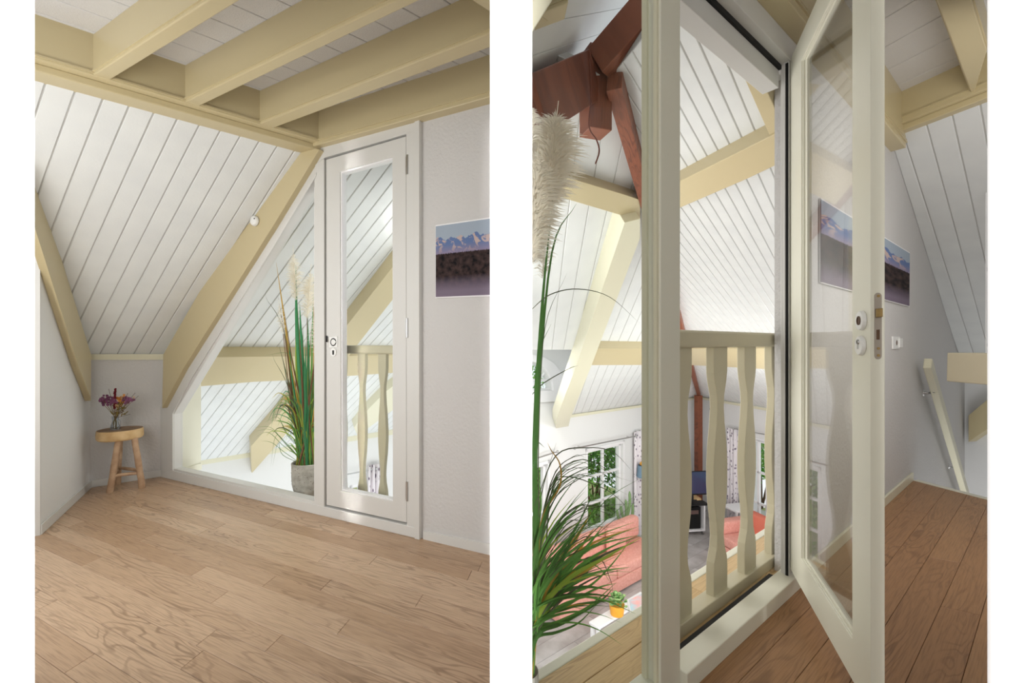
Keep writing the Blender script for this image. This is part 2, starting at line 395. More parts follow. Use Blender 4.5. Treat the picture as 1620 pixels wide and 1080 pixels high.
def clip(poly, cp):
    """convex clip polygon cp (ccw or cw)"""
    ar = sum(cp[i][0] * cp[(i + 1) % len(cp)][1] - cp[(i + 1) % len(cp)][0] * cp[i][1] for i in range(len(cp)))
    if ar < 0: cp = cp[::-1]
    out = poly
    for i in range(len(cp)):
        a, b = cp[i], cp[(i + 1) % len(cp)]
        side = lambda q: (b[0] - a[0]) * (q[1] - a[1]) - (b[1] - a[1]) * (q[0] - a[0])
        inp, out = out, []
        for j in range(len(inp)):
            p, q = inp[j], inp[(j + 1) % len(inp)]
            sp, sq = side(p), side(q)
            if sp >= 0: out.append(p)
            if (sp >= 0) != (sq >= 0):
                t = sp / (sp - sq); out.append((p[0] + (q[0] - p[0]) * t, p[1] + (q[1] - p[1]) * t))
        if len(out) < 3: return []
    res = []
    for q in out:
        if not res or math.hypot(q[0] - res[-1][0], q[1] - res[-1][1]) > 1e-4: res.append(q)
    if len(res) > 1 and math.hypot(res[0][0] - res[-1][0], res[0][1] - res[-1][1]) < 1e-4: res.pop()
    return res if len(res) >= 3 else []
def inset(poly, d):
    n = len(poly); ar = sum(poly[i][0] * poly[(i + 1) % n][1] - poly[(i + 1) % n][0] * poly[i][1] for i in range(n))
    sg = 1 if ar > 0 else -1; out = []
    for i in range(n):
        p0, p1, p2 = V(poly[i - 1]), V(poly[i]), V(poly[(i + 1) % n])
        e1 = (p1 - p0).normalized(); e2 = (p2 - p1).normalized()
        n1 = V((-e1.y, e1.x)) * sg; n2 = V((-e2.y, e2.x)) * sg
        den = 1 + n1.dot(n2)
        out.append(tuple(p1 + (n1 + n2) * (d / max(den, .35))))
    return out
def boards(parent, fr, clippoly, wid, m, thick=.014, gap=.004, lens=None, phase=0.0, skew=0.0, name='board', cham=.0015, seed=1, w=0.0):
    rnd = random.Random(seed)
    us = [q[0] for q in clippoly]; vs = [q[1] for q in clippoly]
    u0, u1, v0, v1 = min(us), max(us), min(vs), max(vs)
    k0 = math.floor((v0 - phase) / wid); k1 = math.ceil((v1 - phase) / wid); cnt = 0
    for k in range(k0, k1):
        a = phase + k * wid; b = a + wid; cuts = [u0 - 1]
        if lens:
            c = u0 - rnd.uniform(0, lens[1])
            while c < u1 + 1:
                if c > u0 - .9: cuts.append(c)
                c += rnd.uniform(*lens)
        cuts.append(u1 + 1)
        for i in range(len(cuts) - 1):
            g = gap / 2; p, q = cuts[i] + g, cuts[i + 1] - g
            s0, s1 = -skew * wid / 2, skew * wid / 2
            poly = clip([(p + s0, a + g), (q + s0, a + g), (q + s1, b - g), (p + s1, b - g)], clippoly)
            if len(poly) < 3: continue
            cx = sum(x for x, _ in poly) / len(poly); cy = sum(y for _, y in poly) / len(poly)
            ar = abs(sum(poly[j][0] * poly[(j + 1) % len(poly)][1] - poly[(j + 1) % len(poly)][0] * poly[j][1] for j in range(len(poly)))) / 2
            if ar < 2e-4: continue
            lp = [(x - cx, y - cy) for x, y in poly]; ins = inset(lp, cham)
            bm = bmesh.new()
            r0 = [bm.verts.new((x, y, 0)) for x, y in ins]; r1 = [bm.verts.new((x, y, -cham)) for x, y in lp]; r2 = [bm.verts.new((x, y, -thick)) for x, y in lp]
            n = len(lp)
            try:
                bm.faces.new(r0); bm.faces.new(r2[::-1])
                for j in range(n):
                    bm.faces.new([r0[j], r1[j], r1[(j + 1) % n], r0[(j + 1) % n]]); bm.faces.new([r1[j], r2[j], r2[(j + 1) % n], r1[(j + 1) % n]])
            except ValueError: pass
            bmesh.ops.recalc_face_normals(bm, faces=bm.faces)
            me = bpy.data.meshes.new(name); bm.to_mesh(me); bm.free(); me.materials.append(M[m])
            o = bpy.data.objects.new(name, me); COL.objects.link(o)
            mt = fr.mat(fr.p(cx, cy, w)); o.parent = parent; o.matrix_basis = mt; cnt += 1
    return cnt
def smooth_path(P, n=10):
    P = [V(p) for p in P]; out = []
    Q = [P[0] * 2 - P[1]] + P + [P[-1] * 2 - P[-2]]
    for i in range(1, len(Q) - 2):
        for k in range(n):
            t = k / n; a, b, c, d = Q[i - 1], Q[i], Q[i + 1], Q[i + 2]
            out.append(.5 * ((2 * b) + (c - a) * t + (2 * a - 5 * b + 4 * c - d) * t * t + (3 * b - a - 3 * c + d) * t ** 3))
    out.append(P[-1]); return out

# ================================================================== PLAN
ZUP = V((0, 0, 1))
tL = V((.899, -.438, 0)); tie = V((.743, .668, 0))
WL = wallframe((-2.502, 3.167), tL)                    # glass wall of the left room
QL = V((-2.78, 2.917, 0)); LW = wallframe((QL.x, QL.y), (.436, -.722), V((0, 2, 0)))
KW = wallframe((QL.x, QL.y), (.743, .668))
Tl = V((-1.141, 2.504, 2.018))
nSL = tie.cross(Tl - (QL + ZUP * .87)).normalized()
if nSL.dot(CAM - Tl) < 0: nSL = -nSL
SL = Frame(QL + ZUP * .87, vp(-482, 1844) * -1, nSL)   # the roof slope of the left room
tR = V((.779, .627, 0)); w2 = V((.267, -.964, 0))
WR = wallframe((.4935, 1.238), tR)                     # glass wall of the right room
LS = 1.12
Ke = V((4.07 * LS, 9.6 * LS, CAMZ - 1.15 * LS)); LF = CAMZ - 3.55 * LS
H1 = at(963, 130, 1.974 * LS)
n1 = tR.cross(H1 - Ke).normalized(); n1 = n1 if n1.dot(CAM - Ke) > 0 else -n1
n2 = w2.cross(H1 - Ke).normalized(); n2 = n2 if n2.dot(CAM - Ke) > 0 else -n2
S1 = Frame(Ke, vp(832, 873) * -1, n1)
S2 = Frame(Ke, vp(1473, 900) * -1, n2)
W1 = wallframe((Ke.x, Ke.y), tR); W2 = wallframe((Ke.x, Ke.y), w2)

# ================================================================== PIERS (white wall ends that frame the two rooms)
YP = .83
def xp(px, Y=YP): return (px - 810) / FPX * Y
G = Frame((0, 0, 0), (1, 0, 0), (0, 0, 1))
b = B(); b.prism(G, [(xp(55), YP), (-3.2, YP), (-3.2, .93), (-1.12, .93)], -.4, 3.2, px=False)
struct(b.done('wall_front', 'pier'))
b = B(); b.prism(G, [(xp(842), YP), (xp(775), YP), (xp(775) + .002, .85), (-.034, .87), (-.034, 8.0), (-.022, 8.0), (-.022, .87), (xp(842) - .001, .85)], -3.2, 3.2, px=False)
struct(b.done('wall_divider', 'pier'))
b = B(); b.prism(G, [(xp(1562), YP), (3.2, YP), (3.2, .93), (1.12, .93)], -.4, 3.2, px=False)
struct(b.done('wall_front', 'pier'))

# unseen hall shell, added around the camera to shut out the sky's light
b = B(); b.prism(G, [(-3.2, -2.7), (3.2, -2.7), (3.2, .4), (-3.2, .4)], -.12, -.014, px=False); struct(b.done('floor', 'oakgap'))
b = B(); b.prism(G, [(-3.2, -2.7), (3.2, -2.7), (3.2, .95), (-3.2, .95)], 3.2, 3.3, px=False); struct(b.done('ceiling', 'plaster_smooth'))
b = B(); b.prism(G, [(-3.3, -2.8), (3.3, -2.8), (3.3, -2.7), (-3.3, -2.7)], -.1, 3.3, px=False); struct(b.done('wall_block_behind', 'plaster_smooth'))
b = B(); b.prism(G, [(-3.3, -2.7), (-3.2, -2.7), (-3.2, 1.0), (-3.3, 1.0)], -.1, 3.3, px=False); struct(b.done('wall_block_left', 'plaster_smooth'))
b = B(); b.prism(G, [(3.2, -2.7), (3.3, -2.7), (3.3, 1.0), (3.2, 1.0)], -.1, 3.3, px=False); struct(b.done('wall_block_right', 'plaster_smooth'))

# ================================================================== LEFT ROOM
# ---- floor
fl = Frame((0, 0, 0), tL, (0, 0, 1))
b = B(); b.prism(G, [(-3.4, .4), (-.04, .4), (-.04, 2.02), (-2.43, 3.19), (-2.8, 2.95), (-3.4, 1.2)], -.12, -.014, px=False)
floorL = struct(b.done('floor', 'oakgap'))
e0 = WL.pick(257, 753); e1 = WL.pick(790, 880)
cl = [fl.uv(V(q)) for q in [(-.05, .5, 0), (-.05, 2.0, 0), tuple(e0), (QL.x, QL.y, 0), (-3.0, 2.6, 0), (-3.0, .5, 0)]]
boards(floorL, fl, cl, .078, 'oak', .014, .0012, lens=(.6, 1.5), phase=fl.uv(e0)[1], skew=-.3, name='plank', cham=.0009, seed=5)
# ---- walkway beyond the glass
b = B(); far0 = on_z(305.6, 743); far1 = on_z(420, 774)
off = -(far0 - WL.o).dot(WL.n)
fu = lambda P: WL.uv(P)[0]
uA = fu(e0) ; uB = fu(e1)
ulo, uhi = min(uA, uB), max(uA, uB)
def planL(u, w): p = WL.p(u, 0, w); return (p.x, p.y)
b.prism(G, [planL(ulo - .05, -.02), planL(uhi, -.02), planL(uhi, -off - .0), planL(ulo - .05, -off)], -.2, -.014, px=False)
walkL = struct(b.done('floor', 'cream'))
boards(walkL, Frame((0, 0, 0), tL, ZUP), [Frame((0, 0, 0), tL, ZUP).uv(WL.p(u, 0, ww)) for u, ww in ((ulo, -.02), (uhi, -.02), (uhi, -off + .004), (ulo, -off + .004))], .098, 'oakedge', .014, .0012, lens=(.7, 1.3), phase=.02, name='plank', seed=2)

# ---- right plaster wall (with the picture)
b = B(); b.prism(WL, [(667, 60), (800, 40), (800, 884), (667, 854)], -.10, 0)
struct(b.done('wall_right', 'plaster'))
b = B(); b.prism(WL, [(671, 838.5), (800, 864), (800, 884), (671, 852)], 0, .010, at_w=0)
struct(b.done('baseboard_right', 'frame', bevel=.002))

# ---- knee wall at the back and wall at the left
b = B(); uq = KW.uv(QL)[0]; ue = KW.uv(e0)[0]
b.box(KW, min(uq, ue), max(uq, ue) + .02, 0, .885, -.1, 0); struct(b.done('wall_back', 'plaster'))
b = B(); b.box(KW, min(uq, ue), max(uq, ue), 0, .046, 0, .009); struct(b.done('baseboard_back', 'frame', bevel=.002))
b = B(); b.prism(KW, [(144, 561.5), (259, 561.5), (259, 569), (144, 569)], 0, .012)
b.prism(KW, [(144, 560), (259, 560), (259, 563), (144, 563)], 0, .018)
struct(b.done('trim_1', 'cream'))
c0 = LW.uv(on_z(62, 846))[0]; cq = LW.uv(QL)[0]
# top follows the roof slope
def slope_z(P):  # height of the roof slope over plan point
    return SL.o.z - ((P.x - SL.o.x) * SL.n.x + (P.y - SL.o.y) * SL.n.y) / SL.n.z
zq = slope_z(LW.p(cq, 0)); zc = slope_z(LW.p(c0, 0))
b = B(); b.prism(LW, [(cq, 0), (c0, 0), (c0, zc + .01), (cq, zq + .01)], -.25, 0, px=False)
struct(b.done('wall_left', 'plaster_smooth'))
b = B(); b.box(LW, min(c0, cq), max(c0, cq), 0, .05, 0, .009); struct(b.done('baseboard_left', 'frame', bevel=.002))
b = B(); 
sg = 1 if c0 > cq else -1
b.box(LW, min(c0, c0 + sg * .008), max(c0, c0 + sg * .008), 0, zc - .2, -.24, .004); struct(b.done('trim_2', 'frame'))

# ---- boarded roof slope (loft part and the part beyond the glass)
polL = [SL.uv(QL + ZUP * .87), SL.px(257, 561), SL.px(425, 300), SL.px(500, 244), SL.px(30, 110), SL.px(30, 240)]
lo = SL.px(144, 561); hi = SL.px(437, 236)
backL = B(); backL.prism(SL, [SL.px(143, 562), SL.px(262, 562), SL.px(505, 246), SL.px(20, 95), SL.px(20, 200)], -.06, -.005, px=False)
ceilL = struct(backL.done('ceiling', 'groove'))
g1 = SL.px(212.5, 559); g2 = SL.px(185, 561)
wL = abs(g1[1] - g2[1]); 
boards(ceilL, SL, [SL.px(143, 562), SL.px(262, 562), SL.px(505, 246), SL.px(20, 95), SL.px(20, 200)], wL, 'board', .012, .005, phase=g1[1], name='board', cham=.003)
# beyond the glass
farpoly = [(300, 731), (625, 678), (640, 679), (660, 240), (500, 215), (470, 285), (275, 640)]
fp = [SL.px(*q) for q in [(296, 732), (660, 673), (690, 250), (560, 215), (500, 250), (268, 640)]]
b = B(); b.prism(SL, fp, -.08, -.005, px=False); ceilF = struct(b.done('ceiling', 'groove'))
boards(ceilF, SL, fp, wL, 'board', .012, .006, phase=g1[1], name='board', cham=.003)

# ---- living room wall below the far eave (left view)
EA = SL.pick(319, 727); EB = SL.pick(600, 682)
WF = wallframe((EA.x, EA.y), ((EB - EA).x, (EB - EA).y))
uwin = sorted([WF.px(553, 760, -.12)[0], WF.px(585, 760, -.12)[0]])
b = B()
ua, ub = sorted([WF.px(255, 730)[0], WF.px(700, 680)[0]])
zt = WF.px(553, 768, -.12)[1]
b.prism(WF, [(ua, -3.0), (ub, -3.0), (ub, EA.z + .03), (ua, EA.z + .03)], -.2, -.12, holes=[[(uwin[0], zt - 1.2), (uwin[1], zt - 1.2), (uwin[1], zt), (uwin[0], zt)]], px=False)
struct(b.done('wall_far', 'plaster_smooth'))
b = B(); b.prism(WF, [(250, 738), (700, 667), (700, 675), (250, 746)], -.14, -.02)
struct(b.done('trim_3', 'cream'))
# window frame in far wall
b = B(); 
for a_, c_ in ((uwin[0], uwin[0] + .04), (uwin[1] - .04, uwin[1]), ((uwin[0] + uwin[1]) / 2 - .015, (uwin[0] + uwin[1]) / 2 + .015)): b.box(WF, a_, c_, zt - 1.2, zt, -.17, -.13)
b.box(WF, uwin[0], uwin[1], zt - .04, zt, -.17, -.13); b.box(WF, uwin[0], uwin[1], zt - .6, zt - .57, -.17, -.13)
wf = struct(b.done('window_5', 'white'))
b = B(); b.box(WF, uwin[0], uwin[1], zt - 1.2, zt, -.152, -.148); b.done('pane', 'glass', wf)

# ---- end wall panel beyond the glass at the far left
pa = WL.pick(273, 741, -.02); pb = on_z(318, 742)
EP = wallframe((pa.x, pa.y), ((pb - pa).x, (pb - pa).y), V((0, 2.5, 0)))
u0_, u1_ = sorted([EP.uv(pa)[0], EP.uv(pb)[0]])
b = B(); zr = slope_z(V((pb.x, pb.y, 0)))
ub_ = EP.uv(pb)[0]; ua_ = EP.uv(pa)[0]
b.prism(EP, [(ua_, 0), (ub_, 0), (ub_, .70), (ua_, 1.0)], -.12, 0, px=False)
struct(b.done('wall_end', 'creamframe'))
b = B(); b.box(EP, u0_, u1_, 0, .045, 0, .008); struct(b.done('baseboard_end', 'creamframe'))

# ---- beams of the left room
def wprism(name, fr, poly, w0, w1, m, label, cat='beam', group=None, bevel=.003, parent=None):
    b = B(); b.prism(fr, poly, w0, w1); o = b.done(name, m, parent, bevel=bevel)
    if label: tag(o, label, cat, group)
    return o
raf1 = wprism('rafter', LW, [(30, 195), (62.5, 296.7), (144.4, 560.5), (144.2, 634), (123.6, 580), (55.6, 366), (30, 290)], 0, .03, 'beige', 'beige rafter running down along the left wall to a pointed foot')
b = B(); b.prism(LW, [(30, 280), (55.6, 356), (124, 572), (144, 624), (144, 630), (123.6, 577), (55.6, 362), (30, 286)], .03, .038); b.done('bead', 'beige', raf1)
raf2 = wprism('rafter', WL, [(448, 222), (441, 236), (420, 280), (258, 560.5), (256, 646), (289, 584), (430, 360), (505, 236)], -.06, .045, 'beige', 'beige rafter leaning beside the sloped glass frame, smoke alarm on it')
# purlin and rafters beyond the glass
wprism('purlin', SL, [(316, 611), (334, 565), (645, 562), (645, 588), (453, 601.7), (400, 604)], -.01, .10, 'beige', 'beige horizontal beam beyond the glass behind the tall grass')
r3 = wprism('rafter', SL, [(640, 398), (623, 420), (543, 522), (458, 636), (397, 706), (398, 749), (436, 706), (500, 630), (566.7, 544), (623, 471.7), (640, 451)], -.01, .12, 'beige', 'long beige rafter crossing behind the glass door down to the far eave')
r4 = wprism('rafter', SL, [(650, 590), (612, 618), (578, 652), (560, 676), (566, 690), (600, 664), (650, 628)], -.01, .10, 'cream', 'short cream rafter seen between the balusters of the left railing')

# tie beam, joists, ceiling
def on_line_z(x, y, z): return on_z(x, y, z)
Z1, Z2, Z3 = 2.015, 2.046, 2.215
A0 = on_z(20, 118, Z1); A1 = on_z(491.7, 244.4, Z1)
TB = wallframe((A1.x, A1.y), tie)   # plane of back edge of the tie beam, n toward camera
ul, uh = TB.uv(A1)[0] , TB.uv(A1)[0]
sgn = 1 if TB.u.dot(tie) > 0 else -1
def tiebox(bb, s0, s1, z0, z1, w0, w1):
    a_, c_ = sorted([s0 * sgn, s1 * sgn]); bb.box(TB, a_, c_, z0, z1, w0, w1)
tb = thing('tie_beam', (A1.x, A1.y, Z1), 'beige tie beam with stepped molding carrying the joist ends, top left', 'beam')
b = B(); tiebox(b, -1.75, .03, Z1, Z2, -.05, .085); b.done('lower_lip', 'beige', tb, bevel=.004)
b = B(); tiebox(b, -1.8, .06, Z2, Z3 + .02, -.05, .125); b.done('beam_body', 'beige', tb, bevel=.003)
b = B(); tiebox(b, -1.8, .02, Z2 + .008, Z2 + .016, .125, .131); b.done('bead', 'beige', tb)
def joist(name, pA, pB, pC, pD, label, z0=Z2, z1=Z3, grp=None, m='beige', ext=.0):
    """pA->pB one bottom edge, pC->pD other bottom edge (pixels)"""
    P = [on_z(*q, z0) + ZUP * .0015 for q in (pA, pB, pC, pD)]
    dirA = (P[1] - P[0]).normalized(); P[1] = P[1] + dirA * ext; P[3] = P[3] + (P[3] - P[2]).normalized() * ext
    t_ = thing(name, P[0], label, 'beam', grp)
    b = B(); up = ZUP * (z1 - z0)
    b.hull8([P[0], P[1], P[3], P[2], P[0] + up, P[1] + up, P[3] + up, P[2] + up]); b.done('beam_body', m, t_, bevel=.004)
    for (a_, c_, s_) in ((P[0], P[1], -1), (P[2], P[3], 1)):
        d_ = (c_ - a_).normalized(); nn = V((d_.y, -d_.x, 0)); mid = (P[0] + P[3]) / 2
        if nn.dot(a_ - mid) < 0: nn = -nn
        b = B(); h0, h1 = ZUP * .012, ZUP * .018; q = nn * .005
        b.hull8([a_ + h0, c_ + h0, c_ + h0 + q, a_ + h0 + q, a_ + h1, c_ + h1, c_ + h1 + q, a_ + h1 + q]); b.done('bead', m, t_)
    return t_
JG = 'ceiling joists of the left room'
joist('ceiling_joist', (146, 120), (330.6, 0), (173, 128), (382, 0), 'beige ceiling joist nearest the left edge, first along the tie beam', ext=.7, grp=JG)
joist('ceiling_joist', (286, 165), (628, 0), (310, 171), (667, 0), 'beige ceiling joist with bright glossy underside, second along the tie beam', ext=.5, grp=JG)
joist('ceiling_joist', (400, 201), (773.6, 54), (422, 207), (773.6, 76.4), 'beige ceiling joist next to the wall beam, third along the tie beam', ext=.3, grp=JG)
# wall beam over the glass door
wl0, wl1 = sorted([WL.px(478, 240)[0], WL.px(800, 140)[0]])
zb = .5 * (WL.px(500, 232, .05)[1] + WL.px(770, 152, .05)[1])
wbm = thing('wall_beam', WL.p(wl0, zb, 0), 'beige beam lying against the wall above the white glass door', 'beam')
b = B(); b.box(WL, wl0, wl1, zb, Z3 + .02, -.1, .05); b.done('beam_body', 'beige', wbm, bevel=.004)
b = B(); b.box(WL, wl0, wl1, zb + .022, zb + .030, .05, .056); b.done('bead', 'beige', wbm)
# ceiling boards
cf = Frame((0, 0, Z3), tie, (0, 0, -1))
pts = [(-.06, .95), (-.06, 2.02), (-1.17, 2.60), (-2.05, 1.80), (-1.9, .95)]
cl = [cf.uv(V((x, y, Z3))) for x, y in pts]
b = B(); b.prism(cf, cl, -.08, -.005, px=False); ceilT = struct(b.done('ceiling', 'groove'))
gp = on_z(509.7, 101, Z3)
boards(ceilT, cf, cl, .1365, 'ceil_board', .013, .004, phase=cf.uv(gp)[1], name='board', cham=.002)
# cross beam at the top right corner
P0 = on_z(746, 0, Z2); P1_ = on_z(774, 19, Z2)
xb = wallframe((P0.x, P0.y), tie, V((-2, 2, 0)))
b = B(); a_, c_ = sorted([xb.uv(P0)[0] - .25, xb.uv(P0)[0] + .25]); 
b.box(xb, a_, min(c_, a_ + .40), Z2, Z3, -.10, 0)
tag(b.done('cross_beam', 'beige', bevel=.003), 'beige cross beam cutting the top right corner of the left room', 'beam')

# ---- glass partition of the left room
win = B(); win.prism(WL, [(253, 754), (253, 645), (289, 582), (425, 366), (497, 245), (503, 240), (503, 800.5)], -.045, .012,
         holes=[[(275, 741), (503 - 6, 792.4), (503 - 6, 285), (275, 655)]], at_w=.012)
# sill beneath and mullion + door casing are separate parts
part = struct(win.done('window_1', 'frame', bevel=.003))
b = B(); b.prism(WL, [(266, 744), (266, 650), (299, 592), (430, 383), (500, 272), (500, 277), (432, 391), (302, 599), (273, 654), (273, 744)], .012, .020); b.done('casing_bead', 'frame', part, bevel=.002)
b = B(); b.prism(WL, [(272, 743), (272, 653), (500, 276), (500, 790), (497, 789), (497, 289), (276.5, 656), (276.5, 738)], -.05, -.012); b.done('glazing_bead', 'white', part)
b = B(); b.prism(WL, [(273, 741), (501, 793), (501, 280), (273, 652)], -.034, -.028); b.done('pane', 'glass', part)
b = B(); b.prism(WL, [(257, 753), (661, 849), (661, 832), (517.5, 800), (503, 796), (272, 742)], -.05, .018, at_w=0); b.done('sill', 'frame', part, bevel=.003)
b = B(); b.prism(WL, [(502, 262), (516.2, 252), (516.4, 801), (502, 800)], -.045, .016, at_w=0); b.done('mullion', 'frame', part, bevel=.003)
# door casing
b = B(); b.prism(WL, [(645.6, 214), (661, 208), (661, 848), (646.6, 845)], -.05, .016, at_w=0)
dcas = struct(b.done('door_1', 'frame', bevel=.003))
b = B(); b.prism(WL, [(660, 184), (667.6, 182), (667.6, 852), (660, 850)], -.05, .022, at_w=0); b.done('architrave', 'frame', dcas, bevel=.002)
b = B(); b.prism(WL, [(497, 238), (660, 184), (660, 210), (645, 213.8), (517, 250.5), (502, 262)], -.05, .014, at_w=0); b.done('head', 'frame', dcas, bevel=.002)
b = B(); b.prism(WL, [(515, 250), (648, 211), (648, 831), (515, 801)], -.05, -.035, holes=[[(534, 265), (630, 238), (630, 800), (534, 782)]], at_w=0); b.done('rebate', 'black', dcas)
leaf = B(); leaf.prism(WL, [(518.3, 253.5), (644.2, 216.8), (645.2, 825.5), (518.8, 797.3)], -.03, .010,
        holes=[[(540, 272), (623, 249.5), (623.5, 791.5), (541.5, 775)]], at_w=0)
lf = leaf.done('door_leaf', 'frame', dcas, bevel=.002)
b = B(); b.prism(WL, [(538.5, 270.4), (624.3, 247.4), (624.8, 793.4), (540, 776.6)], -.028, .004, holes=[[(541.8, 274.2), (621.8, 252.2), (622.3, 789.6), (543.2, 773)]], at_w=0); b.done('glazing_bead', 'white', lf)
b = B(); b.prism(WL, [(539, 271), (624, 248.5), (624.5, 792.5), (540.5, 776)], -.012, -.007, at_w=0); b.done('pane', 'glass', lf)
def disc(bb, fr, cx, cy, rpx, w0, w1, n=28, e=1.0):
    u, v = fr.px(cx, cy, w1); p1 = fr.px(cx, cy - rpx, w1); r = abs(p1[1] - v)
    bb.prism(fr, [(u + r * e * math.cos(k * 2 * math.pi / n), v + r * math.sin(k * 2 * math.pi / n)) for k in range(n)], w0, w1, px=False)
    return r
for y_ in (260, 518.5, 777):
    b = B(); 
    u, v = WL.px(643.5, y_, .02); b.tube([WL.p(u, v - .048, .016), WL.p(u, v + .048, .016)], .0065, 10)
    for dz in (-.016, .016): b.tube([WL.p(u, v + dz - .001, .016), WL.p(u, v + dz + .001, .016)], .0075, 10)
    b.box(WL, u - .014, u + .014, v - .044, v + .044, .0105, .0125)
    b.done('hinge', 'steel', lf, smooth=True)
b = B(); b.prism(WL, [(520.5, 533), (533.5, 531.5), (533.5, 549), (520.5, 550)], .010, .014); lp = b.done('latch_plate', 'whiteplastic', lf, bevel=.001)
b = B(); disc(b, WL, 527, 541, 6.2, .014, .0155); b.done('latch_ring', 'black', lp)
b = B(); disc(b, WL, 527, 541, 4.6, .0155, .0165); b.prism(WL, [(524, 540), (531, 539.5), (531, 542), (524, 542.5)], .0165, .020); b.done('latch_button', 'whiteplastic', lp)
b = B(); disc(b, WL, 527, 557, 6.6, .010, .015); ec = b.done('escutcheon', 'whiteplastic', lf, bevel=.001)
b = B(); b.prism(WL, [(525.6, 554), (528.4, 554), (528.2, 561), (525.8, 561)], .015, .0155); b.done('keyhole', 'black', ec)
b = B(); b.prism(WL, [(515.3, 531), (517.3, 531), (517.3, 541), (515.3, 541)], .0165, .019); b.done('strike', 'black', dcas)

# ---- balustrade behind the left door
def baluster_poly(fr, uc, z0, z1, hw):
    prof = [(0, 1), (.10, 1), (.135, .93), (.19, .55), (.235, .45), (.29, .55), (.37, .85), (.45, 1), (.52, 1), (.60, .86), (.69, .58), (.75, .46), (.80, .52), (.86, .85), (.895, .98), (.92, 1), (1, 1)]
    L_ = [(uc - hw * k, z0 + (z1 - z0) * t) for t, k in prof]; R_ = [(uc + hw * k, z0 + (z1 - z0) * t) for t, k in prof]
    return L_ + R_[::-1]
def balustrade(fr, centers, zb, zr0, zr1, hw, th, railu, label, mtl, railw=.05, postu=None):
    o = thing('balustrade', fr.p((railu[0] + railu[1]) / 2, 0, 0), label, 'railing')
    b = B(); b.box(fr, railu[0], railu[1], zr0, zr1, -railw * .5 - th / 2, railw * .5 - th / 2); b.done('handrail', mtl, o, bevel=.008)
    b = B(); b.box(fr, railu[0], railu[1], .0, zb, -railw * .5 - th / 2, railw * .5 - th / 2); b.done('bottom_rail', mtl, o, bevel=.003)
    for c in centers:
        b = B(); b.prism(fr, baluster_poly(fr, c, zb - .003, zr0 + .003, hw), -th, 0, px=False); b.done('baluster', mtl, o, bevel=.002)
    return o
BL = wallframe(tuple(WL.p(0, 0, -.11).xy), tL)
cs = [BL.px(x, 650)[0] for x in (508, 540, 571.5, 604.2, 637)]
zr1 = BL.px(583, 546)[1]; zr0 = BL.px(583, 559.5)[1]; 
hw = abs(BL.px(578, 650)[0] - BL.px(566, 650)[0]) / 2
ru = sorted([BL.px(505, 600)[0], BL.px(660, 600)[0]])
balustrade(BL, cs, .03, zr0, zr1, hw, .022, ru, 'beige railing with wavy flat balusters behind the closed glass door', 'railing', .05)

# ---- smoke alarm
b = B(); pc = WL.pick(405.5, 350, .045); b.lathe(pc, [(0, .026), (.018, .026), (.026, .022), (.030, .016), (.031, .006), (.026, .0)], 28, WL.n)
o = b.done('smoke_alarm', 'whiteplastic', smooth=True); tag(o, 'round white smoke alarm on the leaning beige rafter', 'alarm')
b = B(); disc(b, WL, 402, 345.5, 1.1, .0712, .0722, 10); b.done('indicator', 'black', o)

# ---- pictures
def picture(fr, poly, w, label, ulim=None):
    t_ = thing('wall_picture', fr.pick(*poly[0], 0), label, 'picture')
    b = B(); b.prism(fr, poly, .001, w * .8); b.done('backing_board', 'white', t_)
    cx = sum(p[0] for p in poly) / 4; cy = sum(p[1] for p in poly) / 4
    q = [fr.px(x, y, w) for x, y in poly]; mu = sum(a for a, _ in q) / 4
    up = (min(a for a, _ in q), max(a for a, _ in q)); zz = (min(v for _, v in q), max(v for _, v in q))
    bm = bmesh.new(); l = bm.loops.layers.uv.new('UVMap')
    e = .006
    qq = [(a + (e * .2 if a < mu else -e * .2), v) for a, v in q]
    qq = [(qq[0][0], qq[0][1] - e), (qq[1][0], qq[1][1] - e), (qq[2][0], qq[2][1] + e), (qq[3][0], qq[3][1] + e)]
    vs = [bm.verts.new(fr.p(a, v, w)) for a, v in qq]; vb = [bm.verts.new(fr.p(a, v, w * .8)) for a, v in qq]
    f = bm.faces.new(vs)
    ulf, urt = qq[0][0], qq[1][0]
    for lo_, k in zip(f.loops, range(4)):
        a, v = qq[k]; lo_[l].uv = ((a - ulf) / (urt - ulf), (v - zz[0]) / (zz[1] - zz[0]))
    for k in range(4): bm.faces.new([vs[k], vb[k], vb[(k + 1) % 4], vs[(k + 1) % 4]])
    me = bpy.data.meshes.new('print'); bm.to_mesh(me); bm.free(); me.materials.append(M['picture'])
    o = bpy.data.objects.new('print', me); COL.objects.link(o); adopt(o, t_)
picture(WL, [(689, 356), (793, 341), (793, 467.5), (689, 471.5)], .012, 'mountain and dark forest print on the wall right of the closed glass door')

